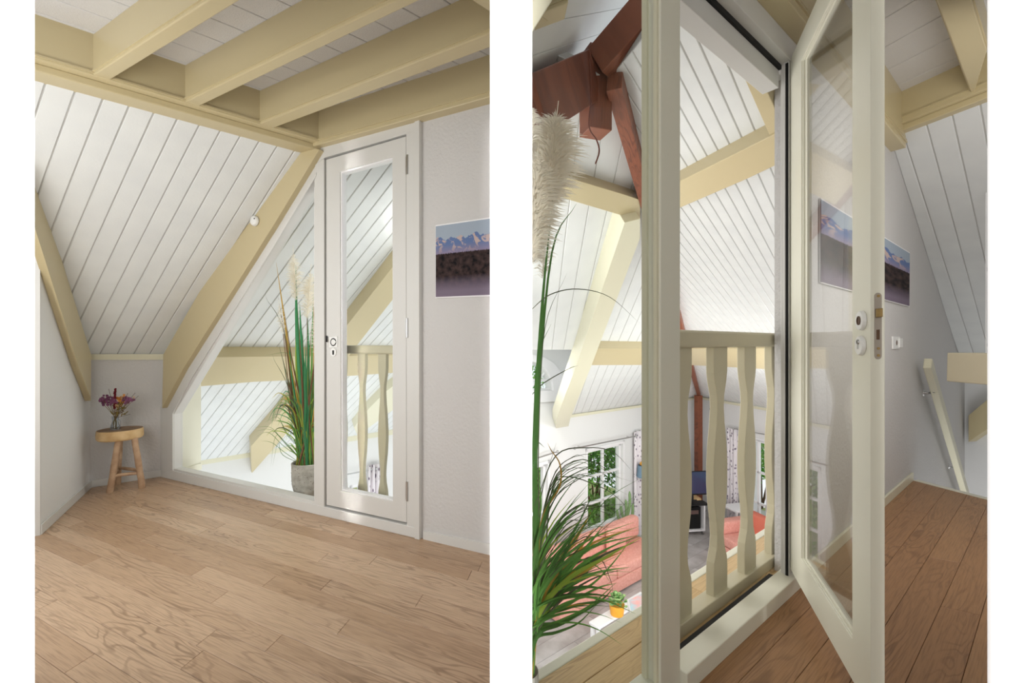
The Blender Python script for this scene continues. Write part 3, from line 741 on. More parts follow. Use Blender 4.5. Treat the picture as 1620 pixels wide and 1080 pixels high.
# ---- stool
sc = V((-2.555, 2.885, 0))
st = thing('stool', sc, 'small round three-legged wooden stool in the left corner', 'stool')
zt_ = .392; R_ = .118
b = B(); b.lathe(sc, [(0, zt_ - .062), (R_ * .95, zt_ - .062), (R_ * 1.0, zt_ - .054), (R_ * 1.01, zt_ - .03), (R_ * .99, zt_ - .006), (R_ * .965, zt_)], 40, jitter=.012); b.done('seat', 'slabwood', st, smooth=True, angle=25)
b = B(); b.lathe(sc, [(R_ * .966, zt_ - .0005), (R_ * .9, zt_ + .001), (0, zt_ + .001)], 40, jitter=.012); b.done('seat_top', 'seattop', st)
feet = [on_z(174, 778.5), on_z(225, 771.5), on_z(186, 766.5)]
tops = [at(188, 697, 2.83), at(213, 696, 2.87), at(190, 697, 2.96)]
legs = []
for f_, t2 in zip(feet, tops):
    f_ = V((f_.x, f_.y, 0)); t2 = V((t2.x, t2.y, zt_ - .055)); legs.append((f_, t2)); b = B()
    P = [f_.lerp(t2, k / 6) + V((random.uniform(-.0015, .0015), random.uniform(-.0015, .0015), 0)) for k in range(7)]
    b.tube(P, [.0185, .0178, .017, .0178, .0168, .0165, .017], 12); b.done('leg', 'legwood', st, smooth=True)
for i, j, k in ((0, 1, .3), (1, 2, .34), (2, 0, .31)):
    a_ = legs[i][0].lerp(legs[i][1], k); c_ = legs[j][0].lerp(legs[j][1], k); b = B()
    b.tube([a_, a_.lerp(c_, .3) + V((0, 0, .004)), a_.lerp(c_, .7) + V((0, 0, .003)), c_], [.008, .0105, .0105, .008], 10); b.done('stretcher', 'legwood', st, smooth=True)

# ---- vase of dried flowers
vc = sc + V((-.005, -.03, zt_ + .0015))
vz = thing('glass_vase', vc, 'small clear glass vase standing on the wooden stool', 'vase')
b = B(); b.lathe(vc, [(0, .0), (.026, .0), (.028, .006), (.022, .03), (.016, .055), (.019, .085), (.021, .088), (.0195, .086), (.0145, .055), (.02, .03), (.0255, .008), (0, .004)], 24); b.done('vase_body', 'vaseglass', vz, smooth=True)
b = B(); hp = smooth_path([vc + V((.018, -.004, .07)), vc + V((.038, -.008, .062)), vc + V((.04, -.008, .03)), vc + V((.024, -.004, .02))], 5); b.tube(hp, .0022, 6); b.done('vase_handle', 'vaseglass', vz, smooth=True)
fb = thing('dried_bouquet', vc + V((0, 0, .006)), 'bouquet of dried purple, orange and crimson flowers in the vase', 'flowers')
rnd = random.Random(3)
def stem(tip, m='olive', r=.0012):
    b = B(); b.tube(smooth_path([vc + V((rnd.uniform(-.008, .008), rnd.uniform(-.006, .006), .006)), vc + V((rnd.uniform(-.006, .006), 0, .07)), tip], 4), r, 5); return b.done('stem', m, fb)
dY = 2.85
def fpt(x, y): return at(x, y, dY + rnd.uniform(-.03, .03))
for x, y in ((163, 632), (170, 629), (176, 631), (166, 636), (158, 633), (181, 634), (174, 637), (201, 634), (206, 632), (199, 631)):
    tip = fpt(x, y); stem(tip, 'olive'); b = B()
    for k in range(12): b.sphere(tip + V((rnd.gauss(0, .010), rnd.gauss(0, .009), rnd.gauss(0, .008))), rnd.uniform(.005, .0095), 1)
    b.done('flower_head', 'purple', fb)
for x, y, m_, s_ in ((189, 632, 'orange', .026), (194, 630, 'peach', .02), (190, 640, 'orange', .022), (186, 643, 'peach', .02), (193, 636, 'orange', .022), (212, 628, 'peach', .006), (196, 625, 'orange', .009)):
    tip = fpt(x, y); stem(tip); b = B()
    for k in range(16):
        a = k * 2.4; d_ = V((math.cos(a), math.sin(a), rnd.uniform(.2, 1.3))).normalized()
        b.blade([tip - V((0, 0, .012)), tip + d_ * s_ * .6, tip + d_ * s_ * 1.3], s_ * .7, .2, face=V((0, 0, 1)))
    b.done('flower_head', m_, fb)
tip = fpt(182, 624); stem(tip, 'crimson'); b = B()
for k in range(26):
    z_ = k / 26; b.sphere(fpt(181.5 + rnd.uniform(-1.5, 1.5), 615 + 32 * z_), .0065, 1)
b.done('flower_head', 'crimson', fb)
for x, y in ((172, 615), (214, 621), (219, 626), (202, 622), (206, 655), (204, 640), (176, 640)):
    tip = fpt(x, y); stem(tip, 'brown', .0011)
b = B()
for k in range(26):
    p = fpt(rnd.uniform(176, 200), rnd.uniform(638, 660)); d_ = V((rnd.uniform(-1, 1), rnd.uniform(-.4, .4), rnd.uniform(.1, 1))).normalized()
    b.blade([p, p + d_ * .014, p + d_ * .026], .007)
b.done('leaves', 'olive', fb)

# ---- potted grass, left
pc = on_z(486, 786); pc = V((pc.x + .0, pc.y + .02, 0)); 
wdist = -(pc - WL.o).dot(WL.n)
if wdist < .15: pc = pc - WL.n * (.15 - wdist)
PY = pc.y
pl = thing('potted_grass', pc, 'tall artificial pampas grass in a grey speckled stone pot behind the sloped glass', 'plant')
pr = 27.5 / FPX * PY * .9; ph = .215
b = B(); b.lathe(pc, [(0, 0), (pr * .66, 0), (pr * .8, .02), (pr * .95, .07), (pr * 1.0, .13), (pr * 1.0, ph - .02), (pr * 1.02, ph - .004), (pr * .98, ph), (pr * .9, ph - .003), (pr * .88, ph - .03), (0, ph - .03)], 36); b.done('pot', 'stone', pl, smooth=True)
b = B(); rnd = random.Random(8)
for k in range(170):
    a = rnd.uniform(0, 6.28); z_ = rnd.uniform(.03, .2); q = pc + V((math.cos(a), math.sin(a), 0)) * pr * (.82 + .19 * min(1, z_ / .1)) + V((0, 0, z_))
    b.sphere(q, rnd.uniform(.0008, .0028), 0, (1, 1, .8))
stuff(b.done('pits', 'brown', pl))
b = B(); b.lathe(pc, [(pr * .86, ph - .03), (pr * .5, ph - .02), (0, ph - .016)], 20); b.done('soil', 'soil', pl)
root = pc + V((0, 0, ph - .02))
def rootp(s_=.75): 
    a = rnd.uniform(0, 6.28); r = pr * s_ * math.sqrt(rnd.random()); return root + V((math.cos(a) * r, math.sin(a) * r, 0))
def keepback(p):   # stay on the far side of the glass
    d = -(p - WL.o).dot(WL.n)
    return p - WL.n * (.06 - d) if d < .06 else p
def lblade(pxs, wd, m, dy0=0, dy1=0, par=None, n=5):
    P = [rootp()] + [at(x, y, PY + dy0 + (dy1 - dy0) * (k + 1) / len(pxs)) for k, (x, y) in enumerate(pxs)]
    P = [keepback(p) for p in smooth_path(P, n)]
    b = B(); b.blade(P, wd); return b.done('blade', m, par or pl, fixn=False)
for pxs, wd, m in [
    ([(480, 650), (470, 520), (468, 420)], .03, 'grass_jade'), ([(482, 640), (478, 560), (474, 480)], .028, 'grass_jade'),
    ([(468, 650), (452, 520), (437, 415)], .016, 'grass_ochre'), ([(466, 660), (455, 560), (440, 470)], .014, 'grass_brown'),
    ([(470, 640), (448, 520), (417, 466)], .007, 'grass_olive'), ([(475, 650), (468, 560), (473, 480)], .012, 'grass_lime'),
    ([(490, 640), (494, 540), (495, 458)], .012, 'grass_mid'), ([(492, 650), (497, 560), (496, 470)], .014, 'grass_ochre'),
    ([(488, 650), (488, 570), (487, 500)], .02, 'grass_jade'), ([(470, 650), (462, 590), (458, 545)], .016, 'grass_mid'),
    ([(466, 660), (450, 580), (441, 545)], .007, 'grass_olive'), ([(476, 650), (462, 600), (457, 560), (420, 562)], .005, 'grass_dark'),
    ([(470, 680), (455, 610), (428, 560)], .006, 'grass_olive'), ([(465, 660), (451, 625), (433, 645)], .005, 'grass_dark'),
    ([(484, 660), (483, 600), (484, 540)], .022, 'grass_jade'), ([(478, 670), (474, 620), (472, 570)], .022, 'grass_dark')]:
    lblade(pxs, wd, m, rnd.uniform(-.03, .03), rnd.uniform(-.05, .05))
# tall upright random blades
for k in range(46):
    tx = rnd.uniform(446, 520); ty = rnd.uniform(480, 640); mx_ = 484 + (tx - 484) * .45
    lblade([(mx_ + rnd.uniform(-4, 4), (735 + ty) / 2), (tx, ty)], rnd.uniform(.006, .017), rnd.choice(['grass_jade', 'grass_mid', 'grass_dark', 'grass_ochre', 'grass_brown', 'grass_lime', 'grass_mid']), 0, rnd.uniform(-.06, .1))
# low arching tuft
for k in range(70):
    sx = rnd.choice([-1, -1, 1]); reach = rnd.uniform(8, 68) * sx; hgt = rnd.uniform(50, 120)
    tx = 484 + reach; ty = 735 - hgt + abs(reach) * rnd.uniform(.1, .8)
    lblade([(484 + reach * .35, 735 - hgt * .75), (484 + reach * .75, 735 - hgt * 1.02 + abs(reach) * .12), (tx, ty)], rnd.uniform(.004, .008), rnd.choice(['grass_lime', 'grass_mid', 'grass_mid', 'grass_lime', 'grass_olive', 'grass_jade', 'grass_ochre']), 0, rnd.uniform(-.08, .14), n=4)
for k in range(48):   # dense lime tuft just above the pot
    sx = rnd.uniform(-26, 34); h_ = rnd.uniform(22, 95)
    lblade([(485 + sx * .6, 735 - h_ * .6), (485 + sx, 735 - h_), (485 + sx * 1.3 + rnd.uniform(-6, 6), 735 - h_ * rnd.uniform(.8, 1.1))], rnd.uniform(.004, .008), rnd.choice(['grass_lime', 'grass_lime', 'grass_mid', 'grass_jade']), -.03, rnd.uniform(-.05, .08), n=3)
# fine wisps to the left
for (a_, c_, e_) in (((455, 705), (430, 680), (402, 682)), ((450, 700), (428, 676), (400, 676)), ((456, 690), (440, 660), (418, 668)), ((450, 715), (430, 700), (412, 697)), ((452, 700), (436, 690), (428, 740)), ((448, 720), (440, 700), (431, 738)), ((458, 690), (444, 668), (424, 664)), ((452, 708), (425, 684), (404, 691))):
    lblade([a_, c_, e_], .003, 'grass_dark', 0, .05)
def plume(base, tip, length_r, parent, n, m='plume', seed=1, droop=.5):
    r_ = random.Random(seed); b = B(); ax = tip - base; Ln = ax.length; axn = ax.normalized(); sd = axn.orthogonal().normalized(); s2_ = axn.cross(sd)
    b.tube([base, tip - axn * Ln * .1], .0012, 5)
    for k in range(n):
        t_ = r_.random() ** .9; p = base + ax * (t_ * .9); env = math.sin(min(1, t_ * 1.05 + .12) * math.pi) ** .6 * length_r
        a = r_.uniform(0, 6.283); d_ = sd * math.cos(a) + s2_ * math.sin(a)
        l_ = env * r_.uniform(.6, 1.15)
        up = r_.uniform(.4, .9)
        q1 = p + d_ * l_ * .5 + axn * l_ * up * .6; q2 = p + d_ * l_ + axn * l_ * (up * .8 - droop * .5) ; 
        b.blade([p, q1, q2], l_ * .045 + .0006, .1)
    o = b.done('plume', m, parent, fixn=False); return stuff(o)
plume(at(468, 475, PY - .02), at(463, 378, PY - .02), .058, pl, 620, seed=1)
plume(at(486, 505, PY), at(493, 408, PY), .066, pl, 620, seed=2)
plume(at(448, 530, PY), at(440, 468, PY), .034, pl, 240, seed=3)
plume(at(500, 560, PY), at(500, 480, PY), .05, pl, 250, seed=4)
for a_, c_ in (((468, 640), (468, 470)), ((486, 650), (486, 500)), ((460, 640), (448, 528))):
    b = B(); b.tube([root, at(*a_, PY), at(*c_, PY)], .0022, 6); b.done('stalk', 'grass_brown', pl)

# ---- curtain and rod beyond the left railing
def curtain(fr, x0, x1, ytop, ybot, w, folds, label, m='curtain', name='curtain'):
    u0, v0 = fr.px(x0, ytop, w); u1, _ = fr.px(x1, ytop, w); vb_ = fr.px(x0, ybot, w)[1]
    n = folds * 8; bm = bmesh.new(); rows = []
    for j in range(7):
        z_ = v0 + (vb_ - v0) * j / 6
        rows.append([bm.verts.new(fr.p(u0 + (u1 - u0) * i / n, z_, w + math.sin(i / n * folds * 2 * math.pi) * .035 * (1 + .15 * math.sin(j * 1.3 + i)))) for i in range(n + 1)])
    for j in range(6):
        for i in range(n): bm.faces.new([rows[j][i], rows[j][i + 1], rows[j + 1][i + 1], rows[j + 1][i]])
    me = bpy.data.meshes.new(name); bm.to_mesh(me); bm.free(); me.materials.append(M[m])
    for p in me.polygons: p.use_smooth = True
    o = bpy.data.objects.new(name, me); COL.objects.link(o)
    s_ = o.modifiers.new('thick', 'SOLIDIFY'); s_.thickness = .004
    return tag(o, label, 'curtain')
def rod(fr, a_, c_, w, label, r=.009):
    t_ = thing('curtain_rod', fr.pick(*a_, w), label, 'curtain rod')
    p, q = fr.pick(*a_, w), fr.pick(*c_, w); b = B(); b.tube([p, q], r, 8); b.done('rod', 'steel', t_)
    for s_ in (p, q):
        b = B(); b.sphere(s_, r * 2.2, 2); b.done('finial', 'steel', t_, smooth=True)
    for k in (.1, .9):
        s_ = p.lerp(q, k); b = B(); b.tube([s_, s_ - fr.n * (w + .118 if fr is WF else w)], r * .7, 6); b.done('bracket', 'steel', t_)
rod(WF, (545, 751), (596, 741), -.03, 'thin grey curtain rod glimpsed between the balusters of the left railing')
curtain(WF, 582, 603, 736, 960, -.04, 3, 'pale patterned curtain glimpsed behind the balusters of the left railing')

# ================================================================== RIGHT ROOM : loft side
flR = Frame((0, 0, 0), tR, ZUP)
corner = on_z(1445, 760); thr = on_z(1562, 790.6); tdir = (thr - corner).normalized()
wr0 = on_z(843, 1200)
pR = [WR.pick(843, 900), corner, corner + tdir * 2.0, V((2.6, .5, 0)), V((.02, .5, 0))]
pR = [(p.x, p.y) for p in pR]; pR[0] = (.04, .872)
b = B(); b.prism(G, pR, -.2, -.014, px=False); floorR = struct(b.done('floor', 'oakgap'))
boards(floorR, flR, [flR.uv(V((x, y, 0))) for x, y in pR], .098, 'oakdim', .014, .0012, lens=(.5, 1.3), phase=flR.uv(on_z(1449, 911.5))[1], skew=-.35, name='plank', cham=.0009, seed=11)
# nosing at the stair opening
TH = wallframe((corner.x, corner.y), (tdir.x, tdir.y))
s0, s1 = sorted([TH.uv(corner)[0], TH.uv(corner + tdir * 1.2)[0]])
b = B(); b.box(TH, s0 + .0, s1, -.16, .004, -.045, -.0); struct(b.done('trim_4', 'creamframe', bevel=.003))
# stair-well floor far below + back wall
uW = lambda s_: V((.4935, 1.238, 0)) + V((.779, .627, 0)) * s_
zh = WR.px(1228, 115)[1]
BWp = uW(5.62)
BW = wallframe((BWp.x, BWp.y), (.267, -.964))
b = B(); s0, s1 = sorted([BW.uv(BWp)[0], BW.uv(BWp + V((.267, -.964, 0)) * 3.2)[0]]); b.box(BW, s0, s1, -2.6, 2.45, -.1, 0)
struct(b.done('wall_stair', 'plaster_smooth'))
b = B(); b.prism(G, [tuple(corner.xy), tuple(uW(5.7).xy), tuple((uW(5.7) + V((.267, -.964, 0)) * 3).xy), tuple((corner + tdir * 2).xy)], -2.7, -2.6, px=False); struct(b.done('floor', 'greyfloor'))

# unseen wall and ceiling added right of the stair opening, blocking stray sky light
pe = BWp + V((.267, -.964, 0)) * 3.2
b = B(); b.prism(G, [(3.2, .93), (pe.x, pe.y), (pe.x + .1, pe.y - .05), (3.2, .83)], -2.6, 2.45, px=False); struct(b.done('wall_stair_block', 'plaster_smooth'))
b = B(); b.prism(G, [(2.4, 1.0), (3.2, .93), (pe.x, pe.y), tuple(uW(5.7).xy), tuple(uW(2.2).xy)], 2.45, 2.5, px=False); struct(b.done('ceiling', 'plaster_smooth'))
# wall with the picture, beyond the door, with the stair side
def wu(px_): return WR.px(px_, 700)[0]
sgnR = 1 if WR.u.dot(tR) > 0 else -1
def WRs(s_): return s_ * sgnR + WR.uv(V((.4935, 1.238, 0)))[0]
sj = .735   # hinge side of the opening
b = B(); b.prism(WR, [(WRs(.86), -2.6), (WRs(5.7), -2.6), (WRs(5.7), .6), (WRs(3.0), 2.16), (WRs(2.3), 2.45), (WRs(.86), 2.45)], -.1, 0, px=False)
struct(b.done('wall_picture_side', 'plaster'))
b = B(); a_, c_ = sorted([WRs(.9), WRs(2.93)]); b.box(WR, a_, c_, 0, .055, 0, .012); struct(b.done('baseboard_picture_side', 'cream', bevel=.003))

# SR: the boarded slope above the stairs
T1 = on_z(1409, 219, 2.2); T2 = on_z(1561.7, 161, 2.2); T3 = WR.pick(1503, 519)
nSR = (T2 - T1).cross(T3 - T1).normalized(); nSR = nSR if nSR.dot(CAM - T1) > 0 else -nSR
SR = Frame(T1, vp(1670, 1292) * -1, nSR)
ps = [T1, T1 + (T2 - T1) * 1.6, T3 + (T2 - T1) * 2.6 + (T3 - T1) * .35, T3 + (T3 - T1) * .35]
ps = [SR.uv(p) for p in ps]
b = B(); b.prism(SR, ps, -.07, -.005, px=False); ceilR = struct(b.done('ceiling', 'groove'))
ga, gb = SR.px(1470, 214), SR.px(1510, 200)
boards(ceilR, SR, ps, abs(ga[1] - gb[1]), 'board', .013, .006, phase=ga[1], name='board', cham=.003)
# tie beam, wall beam, joist, ceiling
ZR1, ZR2, ZR3 = 2.2, 2.235, 2.42
td = (T2 - T1); td.z = 0; td.normalize()
TR = wallframe((T1.x, T1.y), (td.x, td.y)); sT = 1 if TR.u.dot(td) > 0 else -1
def trb(bb, s0, s1, z0, z1, w0, w1): a_, c_ = sorted([s0 * sT, s1 * sT]); bb.box(TR, a_, c_, z0, z1, w0, w1)
tb = thing('tie_beam', T1, 'beige tie beam at the top right, boards sloping down behind it', 'beam')
b = B(); trb(b, -.06, 1.2, ZR1, ZR2, -.06, .05); b.done('lower_lip', 'beige', tb, bevel=.004)
b = B(); trb(b, -.1, 1.2, ZR2, ZR3 + .02, -.06, .075); b.done('beam_body', 'beige', tb, bevel=.003)
b = B(); trb(b, -.1, 1.2, ZR2 + .03, ZR2 + .037, .075, .082); b.done('bead', 'beige', tb)
joist('ceiling_joist', (1539, 155), (1481, 0), (1561.7, 80), (1536.7, 0), 'beige ceiling joist running to the tie beam at the top right', z0=2.25, z1=2.42, ext=.35)
wb_ = thing('wall_beam', WR.p(WRs(.2), 2.09, 0), 'beige beam along the wall above the open glass door', 'beam')
a_, c_ = sorted([WRs(-.10), WRs(2.34)])
b = B(); b.box(WR, a_, c_, 2.12, 2.44, -.08, .07); b.done('beam_body', 'beige', wb_, bevel=.004)
b = B(); b.box(WR, a_, c_, 2.150, 2.158, .07, .077); b.box(WR, a_, c_, 2.165, 2.169, .07, .075); b.done('bead', 'beige', wb_)
cfR = Frame((0, 0, ZR3), td, (0, 0, -1))
pc_ = [(.06, .95), (.06, .99), (2.3, 2.78), (2.75, 1.6), (1.9, .95)]
cl = [cfR.uv(V((x, y, ZR3))) for x, y in pc_]
b = B(); b.prism(cfR, cl, -.08, -.005, px=False); ceilRT = struct(b.done('ceiling', 'groove'))
boards(ceilRT, cfR, cl, .22, 'ceil_board', .013, .005, phase=cfR.uv(on_z(1402, 73.6, ZR3))[1], name='board', cham=.002)

# picture, switch, handrail, lampshade
picture(WR, [(1299, 312.8), (1439.4, 399.4), (1438.8, 485), (1299, 447.5)], .012, 'mountain and dark forest print on the wall partly behind the open glass door')
sw = thing('wall_socket', WR.pick(1420, 542), 'white double socket plate on the wall right of the open door', 'socket')
b = B(); b.prism(WR, [(1413, 532), (1424, 532.5), (1424, 551.5), (1413, 552)], 0, .008); b.done('plate', 'whiteplastic', sw, bevel=.002)
b = B(); b.prism(WR, [(1423.6, 535), (1428.5, 535), (1428.5, 549), (1423.6, 549.5)], 0, .014); b.done('cover', 'whiteplastic', sw, bevel=.002)
b = B(); disc(b, WR, 1419, 542, 4.2, .008, .0085, 16); b.done('socket_hole', 'brown', sw)
hr = thing('stair_handrail', WR.pick(1466, 600, .05), 'cream wooden handrail sloping down the stair wall on steel brackets', 'handrail')
p0 = WR.pick(1467.5, 574, .07); p1 = WR.pick(1530, 790, .07)
b = B(); d_ = (p1 - p0).normalized(); hn = WR.n; hv = d_.cross(hn).normalized()
hwid, hht = .022, .04
def q8(p): return [p + hn * hwid + hv * hht, p - hn * hwid + hv * hht, p - hn * hwid - hv * hht, p + hn * hwid - hv * hht]
A_, C_ = q8(p0), q8(p1); b.hull8(A_ + C_); b.done('rail', 'cream', hr, bevel=.006)
for bx, by in ((1467, 621), (1507, 738)):
    pw = WR.pick(bx - 6, by, 0); pf = WR.pick(bx + 5, by - 2, .05)
    b = B(); b.tube([pw, pw + WR.n * .035, pf + WR.n * .02], .009, 8); b.lathe(pw, [(0, .006), (.024, .006), (.026, 0)], 16, WR.n); b.done('bracket', 'steel', hr, smooth=True)
ls = thing('pendant_lamp', at(1556, 582, 2.6), 'cream box lampshade hanging over the stairs at the right edge', 'lamp')
lc = at(1560, 582, 2.75)
b = B(); lw_, lh_ = .125, .093
rg = []
for z_, k in ((-lh_, 1.0), (lh_, .98)):
    rg.append([lc + V((x * lw_ * k, y * lw_ * k, z_)) for x, y in ((-1, -1), (1, -1), (1, 1), (-1, 1))])
b.hull8(rg[0] + rg[1]); b.done('lamp_shade', 'lampshade', ls, bevel=.006)
b = B(); b.tube([lc + V((0, 0, lh_)), lc + V((0, 0, 1.38))], .003, 6); b.done('cord', 'white', ls)
# cream beam above the lower stair
wprism('stair_beam', BW, [(1532, 657), (1590, 608), (1590, 660), (1532, 699)], 0, .12, 'beige', 'olive beige sloping beam on the stair end wall below the lampshade')

# ================================================================== RIGHT ROOM : glass partition and door opening
def jx(px_, y=700, w=0): return WR.px(px_, y, w)[0]
u_post0 = WR.px(1045, 600, .0)[0]; u_post1 = WR.px(1076.5, 600, 0)[0]
u_j0 = WR.px(1237.5, 500, -.09)[0]; u_j1 = WRs(.735)
ZH = zh  # underside of the head
b = B(); a_, c_ = sorted([u_post0, u_post1]); b.box(WR, a_, c_, 0, 2.12, -.055, 0)
part = struct(b.done('window_2', 'creamframe', bevel=.003))
b = B(); a_, c_ = sorted([u_post0 - sgnR * .008, u_post0]); b.box(WR, a_, c_, .05, 2.12, -.052, -.036); b.box(WR, a_, c_, .05, 2.12, -.016, -.006); b.done('glazing_bead', 'cream', part)
b = B(); ud = WRs(-.56); b.box(WR, *sorted([ud, u_post0]), .06, 2.2, -.030, -.024); b.done('pane', 'glass', part)
b = B(); b.box(WR, *sorted([ud, u_post0]), 0, .058, -.06, .02); b.done('sill', 'creamframe', part, bevel=.003)
b = B(); b.prism(WR, [(842, 52), (840, -80), (925, -80)], -.06, -.01); b.done('casing', 'cream', part, bevel=.003)
# door opening : sill, jamb, head
b = B(); b.box(WR, *sorted([u_post1, WRs(.86)]), 0, .056, -.045, .02); dr = struct(b.done('door_2', 'creamframe', bevel=.003))
b = B(); b.box(WR, *sorted([WRs(.735), WRs(.86)]), 0, 2.12, -.022, -.002); b.done('jamb', 'frame', dr, bevel=.002)
b = B(); b.box(WR, *sorted([WRs(.742), WRs(.80)]), .0, 2.02, -.034, -.022); b.done('door_stop', 'frame', dr, bevel=.002)
b = B(); b.box(WR, *sorted([u_post0, WRs(.86)]), 2.035, 2.12, -.06, .004); b.done('head', 'frame', dr, bevel=.002)
b = B(); b.box(WR, *sorted([u_post1, WRs(.74)]), 1.95, 2.02, -.10, -.04); b.done('head_stop', 'frame', dr, bevel=.002)
b = B(); b.box(WR, *sorted([u_post1, WRs(.74)]), 2.018, 2.04, -.09, -.03); b.box(WR, *sorted([u_post1, WRs(.74)]), .02, .035, -.075, -.046)
b.box(WR, *sorted([WRs(.7325), WRs(.7365)]), .03, 2.03, -.014, -.004); b.done('weather_seal', 'black', dr)
# open leaf
h0 = V((1.0756, 1.713, 0)); h1 = V((.8436, 1.041, 0)); ld = (h1 - h0)
DL = wallframe((h0.x, h0.y), (ld.x, ld.y), V((0, 1.6, 0)))
sD = 1 if DL.u.dot(ld) > 0 else -1; Ll = ld.length
zl0, zl1 = .08, 2.045
du = lambda s_: s_ * sD
leafo = thing('door_leaf', h0 + V((0, 0, zl0)), 'open cream-framed glass door leaf swung toward the viewer', 'door')
def dpx(x): 
    q = DL.px(x, 600, 0)[0]; return q * sD
sg0 = dpx(1271.5); sg1 = dpx(1346.5)
zg0 = DL.px(1270.5, 886, 0)[1]; zg0b = DL.px(1345, 992, 0)[1]; zgb = (zg0 + zg0b) / 2
zgt = DL.px(1271.4, 94, 0)[1]
dth = .028
# stiles and rails as one frame
b = B(); b.prism(DL, [(du(-.012), zl0), (du(Ll), zl0), (du(Ll), zl1), (du(-.012), zl1)], -dth, 0, holes=[[(du(sg0 - .03), zgb - .012), (du(sg1 + .006), zgb - .012), (du(sg1 + .006), zgt + .012), (du(sg0 - .03), zgt + .012)]], px=False)
b.done('leaf_frame', 'creamframe', leafo, bevel=.002)
for k, (e0_, e1_, ww) in enumerate(((.034, .006, -.004), (.02, .0, -.010))):
    b = B(); b.prism(DL, [(du(sg0 - .03 - .001), zgb - .013), (du(sg1 + .007), zgb - .013), (du(sg1 + .007), zgt + .013), (du(sg0 - .031), zgt + .013)], -dth + .004, ww,
        holes=[[(du(sg0 - .022 + .022 * k), zgb - .008 + .008 * k), (du(sg1 + .003 - .003 * k), zgb - .008 + .008 * k), (du(sg1 + .003 - .003 * k), zgt + .008 - .008 * k), (du(sg0 - .022 + .022 * k), zgt + .008 - .008 * k)]], px=False)
    b.done('glazing_bead', 'creamframe', leafo, bevel=.0015)
b = B(); b.box(DL, *sorted([du(sg0 - .02), du(sg1 + .004)]), zgb - .01, zgt + .01, -.018, -.013); b.done('pane', 'leafglass', leafo)
# rosettes
for (cx, cy, r_, nm) in ((1358.5, 507, 15.5, 'handle_rosette'), (1357.5, 546.5, 15.5, 'lock_rosette')):
    u, v = DL.px(cx, cy, .008); r = r_ / FPX * 1.085
    c = DL.p(u, v, 0); b = B(); b.lathe(c, [(0, .008), (r * .9, .008), (r * .98, .006), (r, .003), (r, 0)], 36, DL.n); ro = b.done(nm, 'whiteplastic', leafo, smooth=True)
    if 'handle' in nm:
        b = B(); b.lathe(c, [(0, .0082), (r * .36, .0082), (r * .36, .0095), (r * .46, .0095), (r * .46, .008)], 24, DL.n); b.done('spindle_hole', 'brown', ro)
    else:
        b = B(); b.lathe(c + ZUP * r * .36, [(0, .0105), (r * .24, .0105), (r * .28, .008)], 20, DL.n); b.box(DL, u - r * .10, u + r * .10, v - r * .35, v + r * .3, .008, .0098); b.done('lock_cylinder', 'steel', ro)
        b = B(); b.box(DL, u - r * .03, u + r * .03, v + r * .2, v + r * .52, .0105, .011); b.done('key_slot', 'black', ro)
# lock case on the edge
EG = Frame(DL.p(du(Ll), 0, 0), ZUP.cross((ld).normalized()), ld.normalized())
if EG.v.z < 0: EG.v = -EG.v
def egp(poly, w0, w1, name, m, par, bevel=0):
    bb = B(); bb.prism(EG, [EG.px(x, y, w1) for x, y in poly], w0, w1, px=False); return bb.done(name, m, par, bevel=bevel)
rr = []
for k in range(9): a = math.pi * k / 8; rr.append((1389.3 + 5.7 * math.cos(a), 468.5 - 5.7 * math.sin(a)))
for k in range(9): a = math.pi * k / 8; rr.append((1389.3 - 5.7 * math.cos(a), 562.5 + 5.7 * math.sin(a)))
fpn = egp(rr, 0, .0012, 'lock_faceplate', 'plate', leafo)
egp([(1387, 488), (1397, 487), (1397, 501), (1387, 501.5)], .0012, .009, 'latch_bolt', 'brass', fpn, .001)
egp([(1386.8, 521.5), (1391.8, 521), (1391.8, 537), (1386.8, 537)], .0012, .002, 'dead_bolt', 'brown', fpn)
for y_ in (468, 551, 562):
    u, v = EG.px(1389.3, y_); bb = B(); bb.prism(EG, [(u + .0032 * math.cos(k), v + .0032 * math.sin(k)) for k in [j * 2 * math.pi / 12 for j in range(12)]], .0012, .002, px=False); bb.done('screw', 'brass', fpn)

# balustrade behind the opening
bp0 = on_z(1089, 995); BRf = wallframe((bp0.x, bp0.y), tR)
offr = (WR.o - BRf.o).dot(WR.n)
cs = [BRf.px(x, 750)[0] for x in (1082, 1140.5, 1187.5, 1228.5)]
stp = abs(cs[2] - cs[1])
zr1 = BRf.px(1160, 524.5)[1]; zr0 = BRf.px(1160, 549)[1]
hw = abs(BRf.px(1129.5, 600)[0] - BRf.px(1151, 600)[0]) / 2
ru = sorted([BRf.px(1040, 600)[0], BRf.px(1247, 600)[0]])
balustrade(BRf, cs, .045, zr0, zr1, hw, .03, ru, 'cream railing with wavy flat balusters in the open doorway', 'railing', .055)
# walkway with curb
cA = on_z(843, 1070); cB = on_z(1205, 838.9)
CU = wallframe((cB.x, cB.y), tR)
wk = lambda s_, w_: (WR.p(WRs(s_), 0, w_).xy)
wofs = -(V((cB.x, cB.y, 0)) - WR.o).dot(WR.n)
sL_ = -.54
b = B(); b.prism(G, [tuple(wk(sL_, -.02)), tuple(wk(3.2, -.02)), tuple(wk(3.2, -wofs)), tuple(wk(sL_ - .25, -wofs))], -.2, -.014, px=False); wkR = struct(b.done('floor', 'oakgap'))
wfm = Frame((0, 0, 0), tR, ZUP)
boards(wkR, wfm, [wfm.uv(V((*wk(s_, w_), 0))) for s_, w_ in ((sL_, -.05), (3.2, -.05), (3.2, -wofs), (sL_ - .2, -wofs))], .115, 'oakedge', .014, .002, lens=(.9, 1.6), phase=wfm.uv(V((*wk(0, -wofs), 0)))[1], name='plank', seed=4)
